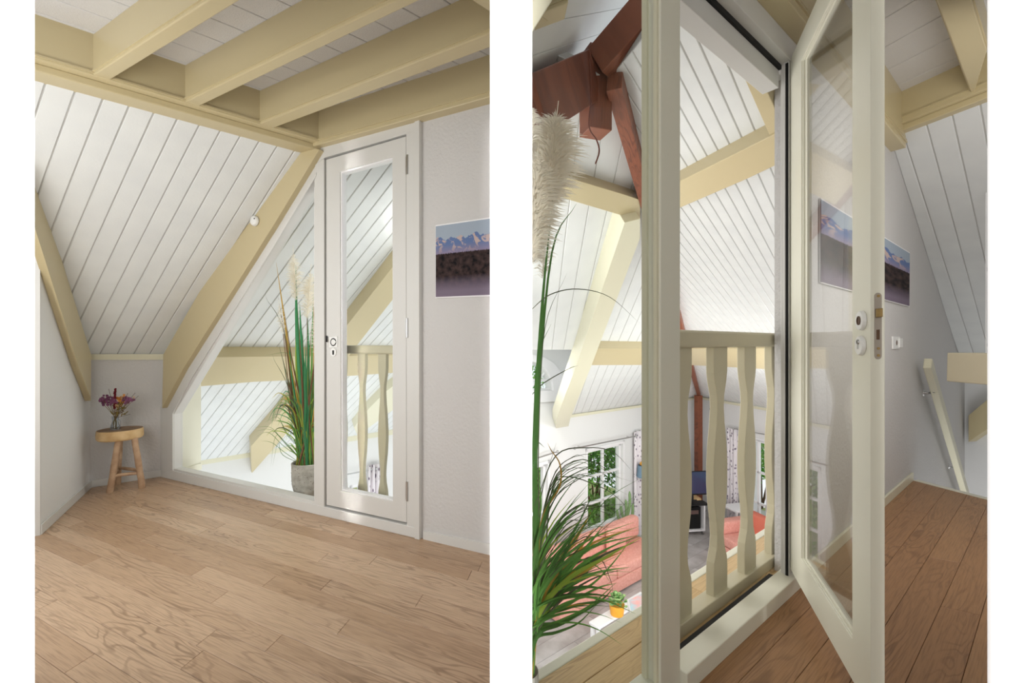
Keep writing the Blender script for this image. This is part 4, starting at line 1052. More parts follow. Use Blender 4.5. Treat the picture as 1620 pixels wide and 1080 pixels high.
b = B(); b.box(WR, *sorted([WRs(sL_ - .25), WRs(3.2)]), -.22, .003, -wofs, -wofs + .034); struct(b.done('trim_5', 'creamframe', bevel=.004))

# ================================================================== LIVING ROOM
b = B(); b.prism(G, [(-.02, 2.2), (6.5, 2.2), (8.0, 8.0), (5.2, 11.6), (-.02, 7.5)], LF - .1, LF - .012, px=False); lfl = struct(b.done('floor', 'groove'))
lff = Frame((0, 0, LF), tR, ZUP)
vis = [on_z(x, y, LF) for x, y in ((843, 1010), (1030, 905), (1255, 905), (1255, 795), (1100, 795), (843, 905))]
visuv = [lff.uv(p) for p in vis]
boards(lfl, lff, [lff.uv(V((x, y, LF))) for x, y in ((0, 4.2), (6.3, 4.2), (6.0, 8.2), (4.8, 11.2), (0, 7.2))], .24, 'greyfloor', .012, .004, lens=(1.3, 2.0), name='plank', seed=9)

ze = Ke.z
# wall 1 (with the dormer part), with openings
def w1u(x, y=750): return W1.px(x, y)[0]
arch = [(800, 617), (875, 617), (873, 603), (868, 592), (860, 582), (849, 574), (838, 570.5), (826, 570), (812, 574), (800, 582)]
win2 = [(929, 717), (985, 701), (985, 822), (929, 842)]
win3 = [(820, 746), (866, 733), (866, 886), (820, 905)]
o_ = [W1.uv(Ke + ZUP * .02), (W1.uv(Ke)[0], LF)] + [(w1u(800), LF), W1.px(800, 553), W1.px(921, 553), (W1.px(921, 600)[0], ze + .02)]
b = B(); b.prism(W1, o_, -.18, 0, holes=[[W1.px(*q) for q in arch], [W1.px(*q) for q in win2], [W1.px(*q) for q in win3]], px=False)
struct(b.done('wall_1', 'plaster_smooth'))
# wall 2
win4 = [(1190, 695), (1244, 708), (1244, 862), (1190, 838)]
def W2e(k): return W2.uv(Ke + w2 * k)[0]
b = B(); b.prism(W2, [(W2e(0), LF), (W2e(4.5), LF), (W2e(4.5), ze + .02), (W2e(0), ze + .02)], -.18, 0, holes=[[W2.px(*q) for q in win4]], px=False)
struct(b.done('wall_2', 'plaster_smooth'))
b = B(); b.prism(W1, [W1.px(888, 657), (W1.uv(Ke)[0], ze), (W1.uv(Ke)[0], ze - .045), W1.px(888, 661.5)], 0, .05, px=False); struct(b.done('trim_6', 'cream'))
b = B(); b.prism(W2, [(W2e(0), ze), (W2e(3.4), ze), (W2e(3.4), ze - .05), (W2e(0), ze - .05)], 0, .05, px=False); struct(b.done('trim_7', 'cream'))

# windows with frames and panes
def window(name, fr, quad, cols, rows, m='white', fw=.05, rowfr=None, d=0.0):
    q = [fr.px(*p) for p in quad]; u0, u1 = min(a for a, _ in q), max(a for a, _ in q); v0, v1 = min(v for _, v in q), max(v for _, v in q)
    b = B(); b.box(fr, u0 - .05, u0, v0, v1 + .05, 0, .02); b.box(fr, u1, u1 + .05, v0, v1 + .05, 0, .02); b.box(fr, u0 - .05, u1 + .05, v1, v1 + .05, 0, .02)
    b.box(fr, u0 - .08, u1 + .08, v0 - .04, v0, -.1, .09)
    o = struct(b.done(name, m, bevel=.003))
    b = B(); b.box(fr, u0, u0 + fw, v0, v1, d + -.12, d + -.05); b.box(fr, u1 - fw, u1, v0, v1, d + -.12, d + -.05); b.box(fr, u0, u1, v0, v0 + fw, d + -.12, d + -.05); b.box(fr, u0, u1, v1 - fw, v1, d + -.12, d + -.05); b.done('sash', m, o)
    for k in range(1, cols):
        c = u0 + (u1 - u0) * k / cols; b = B(); b.box(fr, c - .022, c + .022, v0, v1, d + -.11, d + -.06); b.done('glazing_bar', m, o)
    rf = rowfr or [k / rows for k in range(1, rows)]
    for k in rf:
        c = v0 + (v1 - v0) * k; b = B(); b.box(fr, u0, u1, c - .02, c + .02, d + -.11, d + -.06); b.done('glazing_bar', m, o)
    b = B(); b.box(fr, u0, u1, v0, v1, d + -.088, d + -.082); b.done('pane', 'glass', o)
    return o
window('window_3', W1, win2, 2, 3, rowfr=[.33, .66])
window('window_4', W1, win3, 1, 2)
window('window_6', W2, win4, 4, 3, fw=.02, d=.11)
# arched window
b = B(); outer = [(800, 564), (826, 558), (846, 561.5), (864, 566), (877, 574), (888, 589), (894, 602), (895, 617), (890, 640), (800, 640)]
b = B(); b.prism(W1, [(800, 640), (893, 634), (895, 614), (894, 602), (888, 589), (877, 574), (862, 565), (843, 560.5), (826, 559), (800, 564)], 0, .05,
    holes=[[(802, 618), (876, 618), (874, 603), (869, 592), (861, 582), (850, 574), (838, 570), (826, 569.5), (812, 573), (802, 580)]])
aw = struct(b.done('window_7', 'white', bevel=.004))
b = B(); 
for q0, q1 in (((835, 617), (835, 569)), ((835, 617), (866, 585)), ((800, 616), (876, 616)), ((800, 601), (873, 601))):
    P, Q = W1.pick(*q0, -.1), W1.pick(*q1, -.1); b.tube([P, Q], .025, 6)
b.done('glazing_bar', 'white', aw)
b = B(); b.prism(W1, arch, -.13, -.125); b.done('pane', 'glass', aw)

# roof slopes
up = [(825, 553), (1084, 553), (963, 125), (825, 60)]
lowp = [(921, 553), (1084, 553), (1107, 627), (893, 660)]
g = [S1.px(895, 535), S1.px(919.5, 535)]
gl1 = S1.px(892, 551); gl2 = S1.px(958.6, 551); 
wS1 = abs(gl2[1] - gl1[1]) / 4
for nm, poly in (('a', up), ('b', lowp)):
    pp = [S1.px(*q) for q in poly]
    b = B(); b.prism(S1, pp, -.09, -.005, px=False); c_ = struct(b.done('ceiling', 'groove'))
    boards(c_, S1, pp, wS1, 'board', .013, .007, phase=gl1[1], name='board', cham=.003)
pp = [S2.px(*q) for q in [(963, 125), (1092, -30), (1135, -5), (1243, 110), (1262, 300), (1262, 652), (1107, 627)]]
b = B(); b.prism(S2, pp, -.09, -.005, px=False); c_ = struct(b.done('ceiling', 'groove'))
q1, q2 = S2.px(1136, 312), S2.px(1155, 312)
boards(c_, S2, pp, abs(q1[1] - q2[1]), 'board', .013, .006, phase=q1[1], name='board', cham=.003)
# dormer ceiling
a_ = S1.pick(825, 553); b_ = S1.pick(925, 553); c_ = W1.pick(925, 553); d_ = W1.pick(800, 553)
b = B(); b.hull8([a_, b_, c_, d_, a_ + ZUP * .03, b_ + ZUP * .03, c_ + ZUP * .03, d_ + ZUP * .03]); struct(b.done('ceiling', 'board'))
# second slope at the top left (other side of the roof)
b = B(); P = [at(820, 168, 2.0), at(930, 85, 2.47), at(1010, -12, 2.26), at(1010, -90, 1.9), at(820, -90, 1.63)]
nn = (P[1] - P[0]).cross(P[3] - P[0]).normalized(); nn = nn if nn.dot(CAM - P[0]) > 0 else -nn
S3 = Frame(P[0], (P[2] - P[0]), nn)
pp = [S3.px(*q) for q in [(828, 190), (934, 108), (958, 82), (1030, -20), (1030, -60), (828, -60)]]
b = B(); b.prism(S3, pp, -.07, -.012, px=False); c_ = struct(b.done('ceiling', 'groove'))
S3b = Frame(P[0], S3.pick(1000, 40) - S3.pick(843, 92), nn)
pp = [S3b.px(*q) for q in [(828, 190), (934, 108), (958, 82), (1030, -20), (1030, -60), (828, -60)]]
boards(c_, S3b, pp, .125, 'board', .012, .002, name='board', cham=.001)

# purlins and rafters of the living room
wprism('purlin', S1, [(870, 272), (989, 308), (1013, 316), (1013, 350), (1001, 346), (880, 310)], -.01, .09, 'beige', 'beige upper beam left of the cream post, running to the red rafter')
wprism('purlin', S1, [(935, 551.5), (1090, 551.5), (1096, 577), (928, 577.5)], -.01, .11, 'beige', 'beige lower beam left of the cream post at railing height')
wprism('purlin', S2, [(1018, 316), (1075, 287), (1245, 202), (1245, 253), (1182, 283), (1075, 329), (1022, 354)], -.01, .09, 'beige', 'beige upper beam sloping across the doorway above the railing')
wprism('purlin', S2, [(1088, 551), (1262, 551), (1262, 588), (1200, 583), (1094, 577.5)], -.01, .11, 'beige', 'beige lower beam seen between the balusters of the open doorway')
wprism('rafter', S1, [(988, 352), (1013, 346), (1013, 376), (935, 580), (903, 660), (896, 688), (880, 688), (880, 662), (911, 580)], -.01, .16, 'cream', 'long cream rafter leaning down the white slope left of the cream post')
wprism('rafter', S2, [(1130, 0), (1146, -10), (1245, 215), (1245, 262), (1222, 225), (1150, 62)], -.01, .08, 'beige', 'beige rafter at the upper right of the doorway above the railing')

# red timbers
def timber(name, p, q, w_, h_, label, upv=ZUP, m='redwood', end=None):
    d_ = (q - p).normalized(); sd = d_.cross(upv).normalized(); uv_ = sd.cross(d_).normalized()
    f = lambda c: [c - sd * w_ / 2 - uv_ * h_ / 2, c + sd * w_ / 2 - uv_ * h_ / 2, c + sd * w_ / 2 + uv_ * h_ / 2, c - sd * w_ / 2 + uv_ * h_ / 2]
    # local axes for the grain: x along the timber
    Ln = (q - p).length; c0 = (p + q) / 2
    mt = Matrix((d_, sd, uv_)).transposed().to_4x4(); mt.translation = c0
    inv = mt.inverted(); b = B(); b.hull8([inv @ x for x in f(p) + f(q)])
    o = b.done(name, m, None, bevel=.004); o.matrix_basis = mt
    tag(o, label, 'beam'); return o
hub = at(951, 150, 2.22)
# hip rafter from hub to the corner
timber('hip_rafter', at(972, 128, 2.12), Ke + V((-.16, -.35, .08)), .075, .10, 'long dark red hip rafter leaning down from the hub to the far corner')
timber('hub_post', at(942, 82, 2.22), at(942, 212, 2.22), .12, .12, 'short dark red post block where the red beams meet', upv=V((.3, -.95, 0)))
timber('red_beam', at(951, 104, 2.17), at(1100, -62, 1.86), .12, .17, 'dark red beam climbing right from the hub behind the cream post')
timber('red_beam', at(926, 124, 2.18), at(836, 171, 1.80), .12, .22, 'wide dark red beam running left from the hub past the pampas plume')
b = B(); b.tube(smooth_path([at(933, 82, 2.05), at(935, 150, 2.05), at(932, 200, 2.05), at(944, 222, 2.08), at(948, 240, 2.08), at(942, 259, 2.08)], 6), .0035, 6); tag(b.done('loose_cable', 'cable', smooth=True), 'thin brown cable dangling from the red hub block', 'cable')
# corner post
cp = Ke + V((-.24, -.5, 0)); 
timber('corner_post', V((cp.x, cp.y, LF)), V((cp.x, cp.y, -.25)), .13, .13, 'dark red corner post rising behind the television', upv=w2)
orn = thing('wall_ornament', W2.pick(1127, 650, .02), 'small black leaf ornament on the far white wall', 'ornament')
for x, y, l_ in ((1126.5, 641, .07), (1124.5, 647, .05), (1129, 651, .03), (1129, 661, .035)):
    c = W2.pick(x, y, .02); b = B(); b.sphere(c, l_, 1, (.6, .6, 1)); b.done('leaf', 'black', orn)

# sofas
def cushion(fr, u0, u1, v0, v1, w0, w1, m, name, par, r=.04):
    b = B(); b.box(fr, *sorted([u0, u1]), *sorted([v0, v1]), *sorted([w0, w1])); o = b.done(name, m, par)
    bv = o.modifiers.new('bevel', 'BEVEL'); bv.width = r; bv.segments = 3
    for p in o.data.polygons: p.use_smooth = True
    return o
f0 = on_z(1019, 917, LF); SF = wallframe((f0.x, f0.y), tR)   # front plane of the sofa, n toward the camera
SFu = lambda x, y, w=0: SF.px(x, y, w)[0]
uL = SF.uv(on_z(884, 990, LF))[0]; diru = 1 if SFu(1019, 900) > SFu(900, 960) else -1; uR = uL + diru * 2.55
sofa = thing('sofa', SF.p(uL, LF), 'long coral sofa behind the grass blades with back cushions', 'sofa')
cushion(SF, uL, uR, LF + .03, LF + .24, -.84, 0, 'coral', 'base', sofa, .02)
n_ = 2; 
for k in range(n_): cushion(SF, uL + diru * (2.55 * k / n_ + .01), uL + diru * (2.55 * (k + 1) / n_ - .01), LF + .245, LF + .42, -.64, .01, 'coral', 'seat_cushion', sofa, .035)
cushion(SF, uL, uR, LF + .24, LF + .66, -.84, -.64, 'coral', 'backrest', sofa, .05)
for k in range(3): cushion(SF, uL + diru * (2.55 * k / 3 + .015), uL + diru * (2.55 * (k + 1) / 3 - .015), LF + .43, LF + .80, -.66, -.47, 'coral', 'back_cushion', sofa, .06)
o = cushion(SF, uL + diru * .02, uL + diru * .42, LF + .43, LF + .52, -.58, -.2, 'peach', 'end_pillow', sofa, .04)
tc_ = thing('throw_pillow', SF.p(uL + diru * 1.75, LF + .42, -.45), 'coral throw pillow leaning on the sofa back beside the cream post', 'pillow')
o = cushion(SF, uL + diru * 1.5, uL + diru * 1.98, LF + .43, LF + .86, -.45, -.34, 'coral', 'pillow_body', tc_, .06)
# sofa 2 along wall 2
s20 = at(1178, 813, 8.7); s2o = V((s20.x + .06, s20.y, 0))
SF2 = wallframe((s2o.x, s2o.y), w2); k2 = 1 if SF2.u.dot(w2) > 0 else -1
sofa2 = thing('sofa', V((s2o.x, s2o.y, LF)), 'coral sofa below the far right window, seen through the railing', 'sofa')
cushion(SF2, 0, k2 * 1.9, LF + .03, LF + .24, -.05, .85, 'coral', 'base', sofa2, .02)
cushion(SF2, 0, k2 * .22, LF + .24, LF + .62, -.05, .85, 'coral', 'armrest', sofa2, .04)
cushion(SF2, k2 * .22, k2 * 1.9, LF + .24, LF + .66, -.05, .16, 'coraldark', 'backrest', sofa2, .05)
cushion(SF2, k2 * .24, k2 * 1.05, LF + .25, LF + .42, .18, .86, 'coral', 'seat_cushion', sofa2, .035)
cushion(SF2, k2 * 1.07, k2 * 1.88, LF + .25, LF + .42, .18, .86, 'coral', 'seat_cushion', sofa2, .035)
cushion(SF2, k2 * .26, k2 * .8, LF + .43, LF + .82, .12, .3, 'coraldark', 'back_cushion', sofa2, .05)
cushion(SF2, k2 * .84, k2 * 1.4, LF + .43, LF + .82, .12, .3, 'coral', 'back_cushion', sofa2, .05)
# white side table by the curtain
p_ = at(1170, 813, 9.05); TBf = wallframe((p_.x, p_.y), w2)
sd_ = thing('side_table', V((p_.x, p_.y, LF)), 'white side table between the curtain and the far sofa', 'table')
b = B(); b.box(TBf, -.2, .2, LF + .60, LF + .64, -.2, .25); b.done('table_top', 'white', sd_, bevel=.004)
for x, y in ((-.18, -.18), (.18, -.18), (-.18, .23), (.18, .23)):
    b = B(); b.box(TBf, x - .015, x + .015, LF, LF + .6, y - .015, y + .015); b.done('leg', 'white', sd_)

# TV cabinet + TV
cb_ = on_z(1116, 846, LF); CF = wallframe((cb_.x, cb_.y), (1, .12)); kc = 1 if CF.u.x > 0 else -1
cab = thing('tv_cabinet', V((cb_.x, cb_.y, LF)), 'white cabinet on casters below the television with a dark compartment', 'cabinet')
cu = lambda a: kc * a
def cbx(a0, a1, z0, z1, w0, w1, nm, m='white', bv=.003, par=None):
    b = B(); b.box(CF, *sorted([cu(a0), cu(a1)]), LF + z0, LF + z1, w0, w1); return b.done(nm, m, par or cab, bevel=bv)
cbx(-.9, 0, .08, .11, -.45, 0, 'bottom_panel'); cbx(-.9, 0, .62, .65, -.45, 0, 'top_panel'); cbx(-.03, 0, .11, .62, -.45, 0, 'side_panel'); cbx(-.9, -.87, .11, .62, -.45, 0, 'side_panel')
cbx(-.87, -.03, .11, .62, -.45, -.43, 'back_panel')
for a_, w_ in ((-.04, -.04), (-.04, -.41), (-.86, -.04), (-.86, -.41)):
    b = B(); c = CF.p(cu(a_), LF + .04, w_); b.tube([c - CF.u * .015, c + CF.u * .015], .04, 14); b.tube([c, c + ZUP * .04], .012, 6); b.done('caster', 'steel', cab, smooth=True)
sp_ = thing('speaker', CF.p(cu(-.25), LF + .11, -.2), 'black boxy player with silver panel inside the white cabinet', 'speaker')
b = B(); b.box(CF, *sorted([cu(-.45), cu(-.07)]), LF + .112, LF + .56, -.40, -.06); b.done('body', 'black', sp_, bevel=.01)
b = B(); b.box(CF, *sorted([cu(-.4), cu(-.12)]), LF + .42, LF + .50, -.06, -.052); b.done('control_panel', 'steel', sp_)
wx = thing('wooden_tray', CF.p(cu(-.3), LF + .65, -.2), 'light wooden riser under the television on the white cabinet', 'tray')
b = B(); b.box(CF, *sorted([cu(-.75), cu(-.02)]), LF + .652, LF + .72, -.42, -.12); b.done('tray_box', 'slabwood', wx, bevel=.004)
b = B(); b.box(CF, *sorted([cu(-.72), cu(-.12)]), LF + .67, LF + .70, -.12, -.117); b.done('slot', 'black', wx)
tvc = at(1095, 763, 8.95); TV = wallframe((tvc.x, tvc.y), (1, .12))
tv = thing('television', CF.p(cu(-.3), LF + .72, -.25), 'dark flat television standing on the white cabinet in the corner', 'television')
u1_ = TV.px(1125, 760)[0]; u0_ = TV.px(1066, 760)[0]; v1_ = TV.px(1100, 745.5)[1]; v0_ = TV.px(1100, 783)[1]
b = B(); b.box(TV, *sorted([u0_, u1_]), v0_, v1_, -.04, 0); b.done('bezel', 'black', tv, bevel=.005)
b = B(); b.box(TV, *sorted([u0_ + (u1_ > u0_ and .012 or -.012), u1_ - (u1_ > u0_ and .03 or -.03)]), v0_ + .03, v1_ - .012, 0, .002); b.done('screen', 'screen', tv)
um = (u0_ + u1_) / 2
b = B(); b.box(TV, um - .04, um + .04, LF + .73, v0_ + .05, -.06, -.03); b.box(TV, um - .2, um + .3, LF + .722, LF + .745, -.14, .1); b.done('stand', 'black', tv)

# curtains and rods
curtain(W1, 1003, 1024, 683, 880, .06, 3, 'patterned white curtain hanging left of the cream post')
curtain(W2, 1151.5, 1167, 676, 838, .10, 3, 'patterned white curtain seen between balusters of the open doorway')
rod(W1, (909, 709), (1006, 689.5), .09, 'thin grey curtain rod above the garden window', .012)
rod(W1, (838, 728), (882, 714), .09, 'short grey curtain rod above the left glazed door', .012)
rod(W2, (1160, 678), (1240, 692), .09, 'thin dark curtain rod above the far right window', .01)

# table lamp behind the sofa
pl_ = W1.pick(1016, 745, .20); lamp = thing('table_lamp', V((pl_.x, pl_.y, LF)), 'blue-grey lampshade lamp standing behind the coral sofa', 'lamp')
b = B(); b.lathe((pl_.x, pl_.y, 0), [(.11, pl_.z - .12), (.085, pl_.z + .12), (.083, pl_.z + .12), (.108, pl_.z - .12)], 24); b.done('lamp_shade', 'blueshade', lamp, smooth=True)
b = B(); b.lathe((pl_.x, pl_.y, 0), [(.12, LF), (.12, LF + .02), (.012, LF + .03), (.012, pl_.z + .1), (0, pl_.z + .1)], 16); b.done('pole', 'steel', lamp, smooth=True)
b = B(); b.sphere((pl_.x, pl_.y, pl_.z + .15), .05, 2); b.done('bulb', 'yellow', lamp, smooth=True)
# cactus behind the sofa
pk = W1.pick(989, 838, .14); cac = thing('cactus', V((pk.x, pk.y, LF)), 'grey-green branching cactus behind the coral sofa at the window', 'plant')
b = B(); b.lathe((pk.x, pk.y, LF), [(0, 0), (.1, 0), (.13, .3), (.13, .34), (.11, .33), (0, .32)], 20); b.done('pot', 'white', cac, smooth=True)
kb = V((pk.x, pk.y, LF + .32))
for pxs in ([(989, 830), (996, 800), (996, 777)], [(990, 830), (984, 812), (982, 800)], [(992, 832), (1000, 815), (1001, 796)], [(986, 832), (978, 818), (976, 806)], [(989, 826), (991, 806), (990, 790)]):
    b = B(); b.tube(smooth_path([kb] + [at(x, y, pk.y) for x, y in pxs], 4), [.028] * 12 + [.012], 7); b.done('stem', 'cactus', cac, smooth=True)

# coffee table, potted plant, printed booklet
zc_ = LF + .42
q = [on_z(*p, zc_) for p in ((938, 981), (947, 992), (1060, 925), (1048, 915))]
q = [on_z(947, 993, zc_)]; 
CT = wallframe((q[0].x, q[0].y), tR); kt = 1 if CT.u.dot(tR) > 0 else -1
lt = [on_z(937, 980, zc_)]; wback = (V((lt[0].x, lt[0].y, 0)) - CT.o).dot(CT.n)
ct = thing('coffee_table', V((q[0].x, q[0].y, LF)), 'narrow white coffee table in front of the coral sofa, mustard pot on it', 'table')
b = B(); b.box(CT, *sorted([0, kt * 1.1]), zc_ - .03, zc_, wback, 0); b.done('table_top', 'white', ct, bevel=.004)
for a_, w_ in ((.04, -.04), (1.06, -.04), (.04, wback + .03), (1.06, wback + .03)):
    b = B(); b.box(CT, *sorted([kt * (a_ - .02), kt * (a_ + .02)]), LF, zc_ - .03, w_ - .02, w_ + .02); b.done('leg', 'white', ct)
pp_ = on_z(976, 971, zc_); jp = thing('potted_succulent', pp_, 'bushy green plant in a mustard pot on the coffee table', 'plant')
b = B(); b.lathe(pp_, [(0, 0), (.085, 0), (.10, .13), (.10, .135), (.09, .13), (0, .12)], 24); b.done('pot', 'yellow', jp, smooth=True)
rnd = random.Random(5)
for k in range(60):
    a = rnd.uniform(0, 6.28); el = rnd.uniform(.1, 1.4); d_ = V((math.cos(a) * math.cos(el), math.sin(a) * math.cos(el), math.sin(el))); p = pp_ + ZUP * .14 + d_ * rnd.uniform(.03, .14)
    b = B(); sx = d_.cross(ZUP).normalized(); n3 = sx.cross(d_)
    pts = [p + (sx * math.cos(t) + d_ * .8 * math.sin(t)) * .032 + n3 * (.006 * math.cos(2 * t)) for t in [j * 2 * math.pi / 8 for j in range(8)]]
    vs = [b.bm.verts.new(x) for x in pts]; c = b.bm.verts.new(p - n3 * .006)
    for j in range(8): b.bm.faces.new([vs[j], vs[(j + 1) % 8], c])
    b.done('leaf', 'succulent', jp, fixn=False)
bk = [on_z(*p, zc_ + .004) for p in ((997, 972), (993, 950), (1016, 938), (1024, 955))]
b = B(); b.hull8([p - ZUP * .003 for p in bk] + [p + ZUP * .012 for p in bk]); bo = thing('booklet', bk[0], 'booklet with a pale blue and pink cover on the coffee table', 'book')
b.done('page_block', 'white', bo)
c_ = sum(bk, V()) / 4; b = B(); ins_ = [c_ + (p - c_) * .86 + ZUP * .0125 for p in bk]; b.hull8(ins_ + [p + ZUP * .001 for p in ins_]); b.done('cover_print', 'paper', bo)

# ================================================================== GRASS PLANT OF THE RIGHT ROOM
def wrY(x): 
    p = WR.pick(x, 543); return p.y
rnd = random.Random(21)
pcr = V((.034, 1.13, 0)); gp2 = thing('potted_grass', pcr, 'arching green and ochre grass with pampas plumes at the left edge of the railing walkway', 'plant')
b = B(); b.lathe(pcr, [(0, 0), (.026, 0), (.032, .04), (.034, .09), (.033, .115), (.029, .11), (0, .10)], 28); b.done('pot', 'stone', gp2, smooth=True)
rt = pcr + ZUP * .10
def rblade(pxs, wd, m, o0=.22, o1=.16, n=5, fromroot=False):
    P = []
    for k, (x, y) in enumerate(pxs):
        f = k / max(1, len(pxs) - 1); P.append(at(x, y, wrY(max(x, 843)) + o0 + (o1 - o0) * f))
    if fromroot: P = [rt + V((rnd.uniform(-.02, .02), rnd.uniform(-.03, .03), 0))] + P
    P = smooth_path(P, n); b = B(); b.blade(P, wd * .72); return b.done('blade', m, gp2, fixn=False)
for pxs, wd, m in [
    ([(848, 900), (846, 700), (858, 480), (875, 312)], .018, 'grass_dark'),
    ([(846, 900), (850, 660), (873, 400), (912, 322)], .012, 'grass_dark'),
    ([(850, 900), (852, 700), (862, 520), (897, 432)], .004, 'grass_olive'),
    ([(846, 880), (846, 640), (852, 560), (872, 512)], .006, 'grass_dark'),
    ([(838, 492), (870, 466), (915, 457), (965, 470), (1012, 511)], .0035, 'grass_olive'),
    ([(838, 628), (860, 606), (900, 583), (915, 578)], .0035, 'grass_olive'),
    ([(843, 720), (850, 700), (862, 708)], .004, 'grass_olive'),
    ([(846, 800), (880, 720), (930, 708), (970, 715), (1000, 745)], .004, 'grass_olive'),
    ([(850, 900), (858, 820), (885, 770), (886, 735), (872, 712), (866, 700)], .007, 'grass_ochre'),
    ([(848, 960), (850, 850), (856, 790), (846, 720)], .009, 'grass_mid'),
    ([(848, 960), (862, 880), (880, 760), (950, 770), (985, 795), (988, 805)], .0045, 'grass_olive'),
    ([(850, 960), (905, 860), (960, 790), (1015, 755)], .005, 'grass_dark'),
    ([(850, 965), (905, 880), (950, 830), (1012, 778)], .005, 'grass_dark'),
    ([(850, 968), (900, 900), (940, 850), (1015, 786)], .005, 'grass_olive'),
    ([(850, 960), (890, 880), (940, 780), (978, 742)], .005, 'grass_dark'),
    ([(850, 965), (900, 870), (955, 845), (1016, 838)], .005, 'grass_ochre'),
    ([(852, 970), (905, 905), (960, 868), (1017, 846)], .012, 'grass_mid'),
    ([(852, 972), (900, 915), (960, 880), (1014, 850)], .016, 'grass_lime'),
    ([(850, 985), (890, 945), (935, 925), (970, 890), (1000, 850)], .010, 'grass_mid'),
    ([(850, 985), (895, 962), (940, 952), (978, 950)], .013, 'grass_dark'),
    ([(850, 990), (900, 955), (945, 930), (976, 922)], .011, 'grass_mid'),
    ([(848, 998), (880, 985), (930, 960), (974, 922)], .013, 'grass_mid'),
    ([(850, 1005), (890, 985), (950, 950), (970, 930)], .013, 'grass_dark'),
    ([(848, 1010), (880, 1000), (915, 985), (945, 955)], .010, 'grass_dark'),
    ([(850, 980), (890, 900), (915, 870), (940, 835)], .022, 'grass_ochre'),
    ([(850, 975), (885, 890), (915, 845), (935, 810)], .020, 'grass_ochre'),
    ([(850, 975), (890, 915), (925, 870), (955, 830)], .020, 'grass_mid'),
    ([(850, 980), (900, 925), (945, 890), (990, 870)], .015, 'grass_ochre'),
    ([(846, 975), (870, 900), (905, 845), (930, 800)], .018, 'grass_dark'),
    ([(846, 970), (860, 880), (890, 830), (935, 780)], .012, 'grass_mid'),
    ([(846, 960), (856, 860), (880, 800), (920, 745)], .008, 'grass_dark'),
    ([(846, 960), (850, 850), (857, 780), (880, 700)], .007, 'grass_olive'),
    ([(850, 960), (900, 900), (945, 880), (965, 915), (971, 940)], .005, 'grass_olive'),
    ([(850, 960), (890, 895), (920, 885), (950, 900), (968, 925)], .007, 'grass_mid'),
    ([(846, 990), (860, 960), (880, 930), (900, 860), (945, 800)], .012, 'grass_dark')]:
    rblade(pxs, wd, m, rnd.uniform(.16, .24), rnd.uniform(.12, .22), fromroot=pxs[0][1] > 860)
for k in range(66):
    a = math.radians(rnd.uniform(12, 84)); Ln = rnd.uniform(90, 235)
    x0, y0 = 838 + rnd.uniform(-4, 12), 990 + rnd.uniform(-25, 14)
    a0, a1 = a + math.radians(rnd.uniform(6, 22)), a - math.radians(rnd.uniform(4, 26))
    cx, cy = x0 + math.cos(a0) * Ln * .55, y0 - math.sin(a0) * Ln * .55
    tx, ty = x0 + math.cos(a1) * Ln, y0 - math.sin(a1) * Ln
    if tx > 1014: continue
    q = [((1 - t) ** 2 * x0 + 2 * t * (1 - t) * cx + t * t * tx, (1 - t) ** 2 * y0 + 2 * t * (1 - t) * cy + t * t * ty) for t in (0, .25, .5, .75, 1)]
    rblade(q, rnd.choice([.004, .006, .008, .011, .015]), rnd.choice(['grass_dark', 'grass_mid', 'grass_dark', 'grass_olive', 'grass_ochre', 'grass_mid', 'grass_mid', 'grass_lime']), rnd.uniform(.13, .26), rnd.uniform(.10, .24), n=3)
# thin wisps
for k in range(34):
    y_ = rnd.uniform(715, 850); tx = rnd.uniform(920, 1012)
    rblade([(843, 960 - rnd.uniform(0, 60)), (870, y_ + 45), (900 + rnd.uniform(0, 30), y_), (tx, y_ + rnd.uniform(-15, 35))], rnd.choice([.0025, .003, .004]), rnd.choice(['grass_olive', 'grass_dark', 'grass_olive']), .2, .15, n=4)
Yr = wrY(880) + .2
plume(at(862, 335, Yr), at(886, 140, Yr), .090, gp2, 1700, seed=11, droop=.4)
plume(at(838, 420, Yr - .05), at(854, 200, Yr - .05), .075, gp2, 1300, seed=12, droop=.4)
plume(at(840, 235, Yr - .08), at(838, 150, Yr - .08), .030, gp2, 500, seed=13)
plume(at(858, 440, Yr), at(864, 330, Yr), .035, gp2, 260, seed=14)
b = B(); b.tube([rt, at(850, 700, Yr - .05), at(862, 420, Yr)], .002, 6); b.done('stalk', 'grass_mid', gp2)

# ================================================================== GARDEN outside the windows
b = B(); b.prism(G, [(-8, 6), (16, 6), (16, 34), (-8, 34)], LF - .5, LF - .35, px=False)
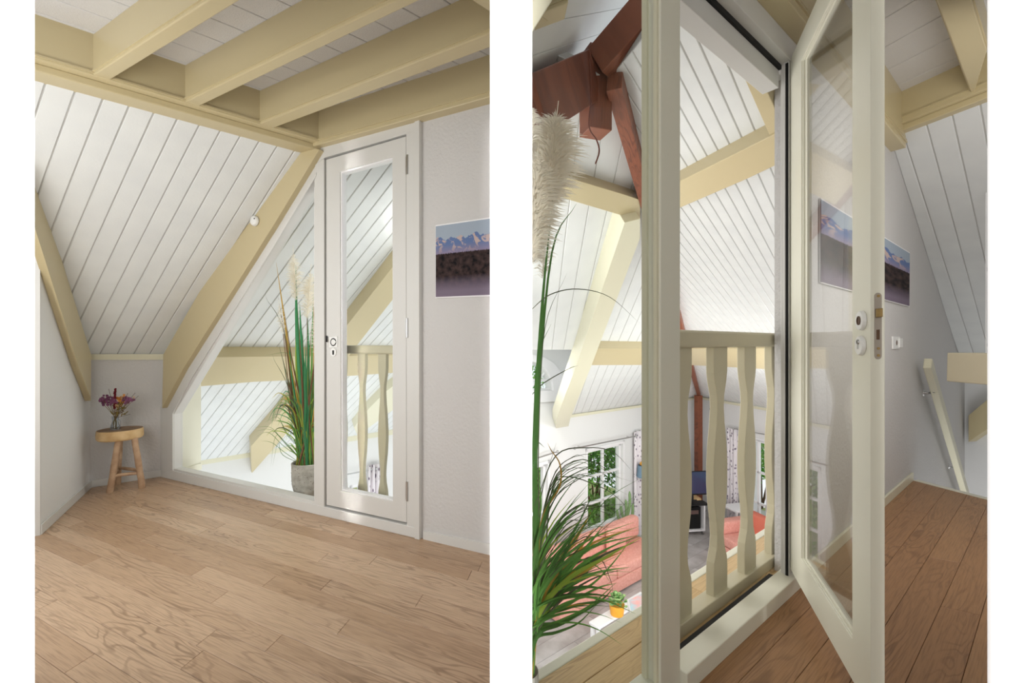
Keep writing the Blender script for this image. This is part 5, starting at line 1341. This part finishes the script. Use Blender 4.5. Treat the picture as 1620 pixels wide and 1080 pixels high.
# keep the lawn out of the house: it only lies beyond the two outer walls
b.bm.clear()
Pa = Ke - tR * 9 - W1.n * .3; Pb = Ke - W1.n * .3; Pc = Ke - W1.n * 16; Pd = Ke - tR * 9 - W1.n * 16
b = B(); b.prism(G, [tuple(p.xy) for p in (Pa, Pb, Pc, Pd)], LF - .3, LF - .2, px=False); struct(b.done('ground', 'lawn'))
Pa = Ke - W2.n * .3; Pb = Ke + w2 * 6 - W2.n * .3; Pc = Ke + w2 * 6 - W2.n * 14; Pd = Ke - W2.n * 14
b = B(); b.prism(G, [tuple(p.xy) for p in (Pa, Pb, Pc, Pd)], LF - .3, LF - .2, px=False); struct(b.done('ground', 'lawn'))
def bush(c, r, h, label, ms, n, seed, grp=None, leaf=.09):
    r_ = random.Random(seed); t_ = thing('garden_bush', c, label, 'bush', grp)
    b = B()
    for k in range(6):
        a = r_.uniform(0, 6.28); b.tube([V(c), V(c) + V((math.cos(a) * r * .4, math.sin(a) * r * .4, h * .6))], [.03, .01], 5)
    b.done('branches', 'brown', t_)
    for mi, m_ in enumerate(ms):
        b = B()
        for k in range(n // len(ms)):
            a = r_.uniform(0, 6.28); el = math.asin(r_.uniform(-.2, 1)); rr_ = r_.uniform(.55, 1.05)
            p = V(c) + V((math.cos(a) * math.cos(el) * r * rr_, math.sin(a) * math.cos(el) * r * rr_, h * .45 + math.sin(el) * h * .55 * rr_))
            d_ = V((r_.gauss(0, 1), r_.gauss(0, 1), r_.gauss(.4, 1))).normalized(); f_ = V((r_.gauss(0, 1), r_.gauss(0, 1), r_.gauss(0, 1)))
            l_ = leaf * r_.uniform(.6, 1.3); b.blade([p, p + d_ * l_ * .6, p + d_ * l_], l_ * .55, .1, face=f_)
        stuff(b.done('leaves', m_, t_, fixn=False))
def gpt(fr, u, w): p = fr.p(u, 0, w); return V((p.x, p.y, LF - .2))
def gp(px_, Y): p = at(px_, 543, Y); return V((p.x, p.y, LF - .2))
GG = 'garden bushes outside the windows'
bush(gp(940, 10.6), 1.0, 2.5, 'tall green bush beyond the left half of the garden window', ['bush', 'bush2', 'grass_dark'], 3600, 1, GG)
bush(gp(982, 11.6), 1.1, 2.9, 'tall green bush beyond the right half of the garden window', ['bush', 'bush2', 'bush'], 3600, 2, GG)
bush(gp(955, 9.7), .45, .8, 'low pale green bush right outside the garden window', ['bush2', 'bush3'], 1500, 3, GG)
bush(gp(856, 9.6), 1.1, 2.6, 'green bush outside the left glazed door', ['bush', 'bush2'], 2600, 4, GG)
bush(gp(850, 12.5), 1.8, 5.2, 'large tree crown seen through the arched window', ['bush', 'bush2'], 3200, 5, GG, leaf=.14)
bush(gp(1205, 11.2), 1.0, 2.7, 'leafy green bush beyond the far right window', ['bush', 'bush2', 'bush3'], 3600, 6, GG)
bush(gp(1250, 10.6), .8, 2.5, 'leafy bush beyond the nearer side of the far right window', ['bush', 'bush2'], 2400, 7, GG)
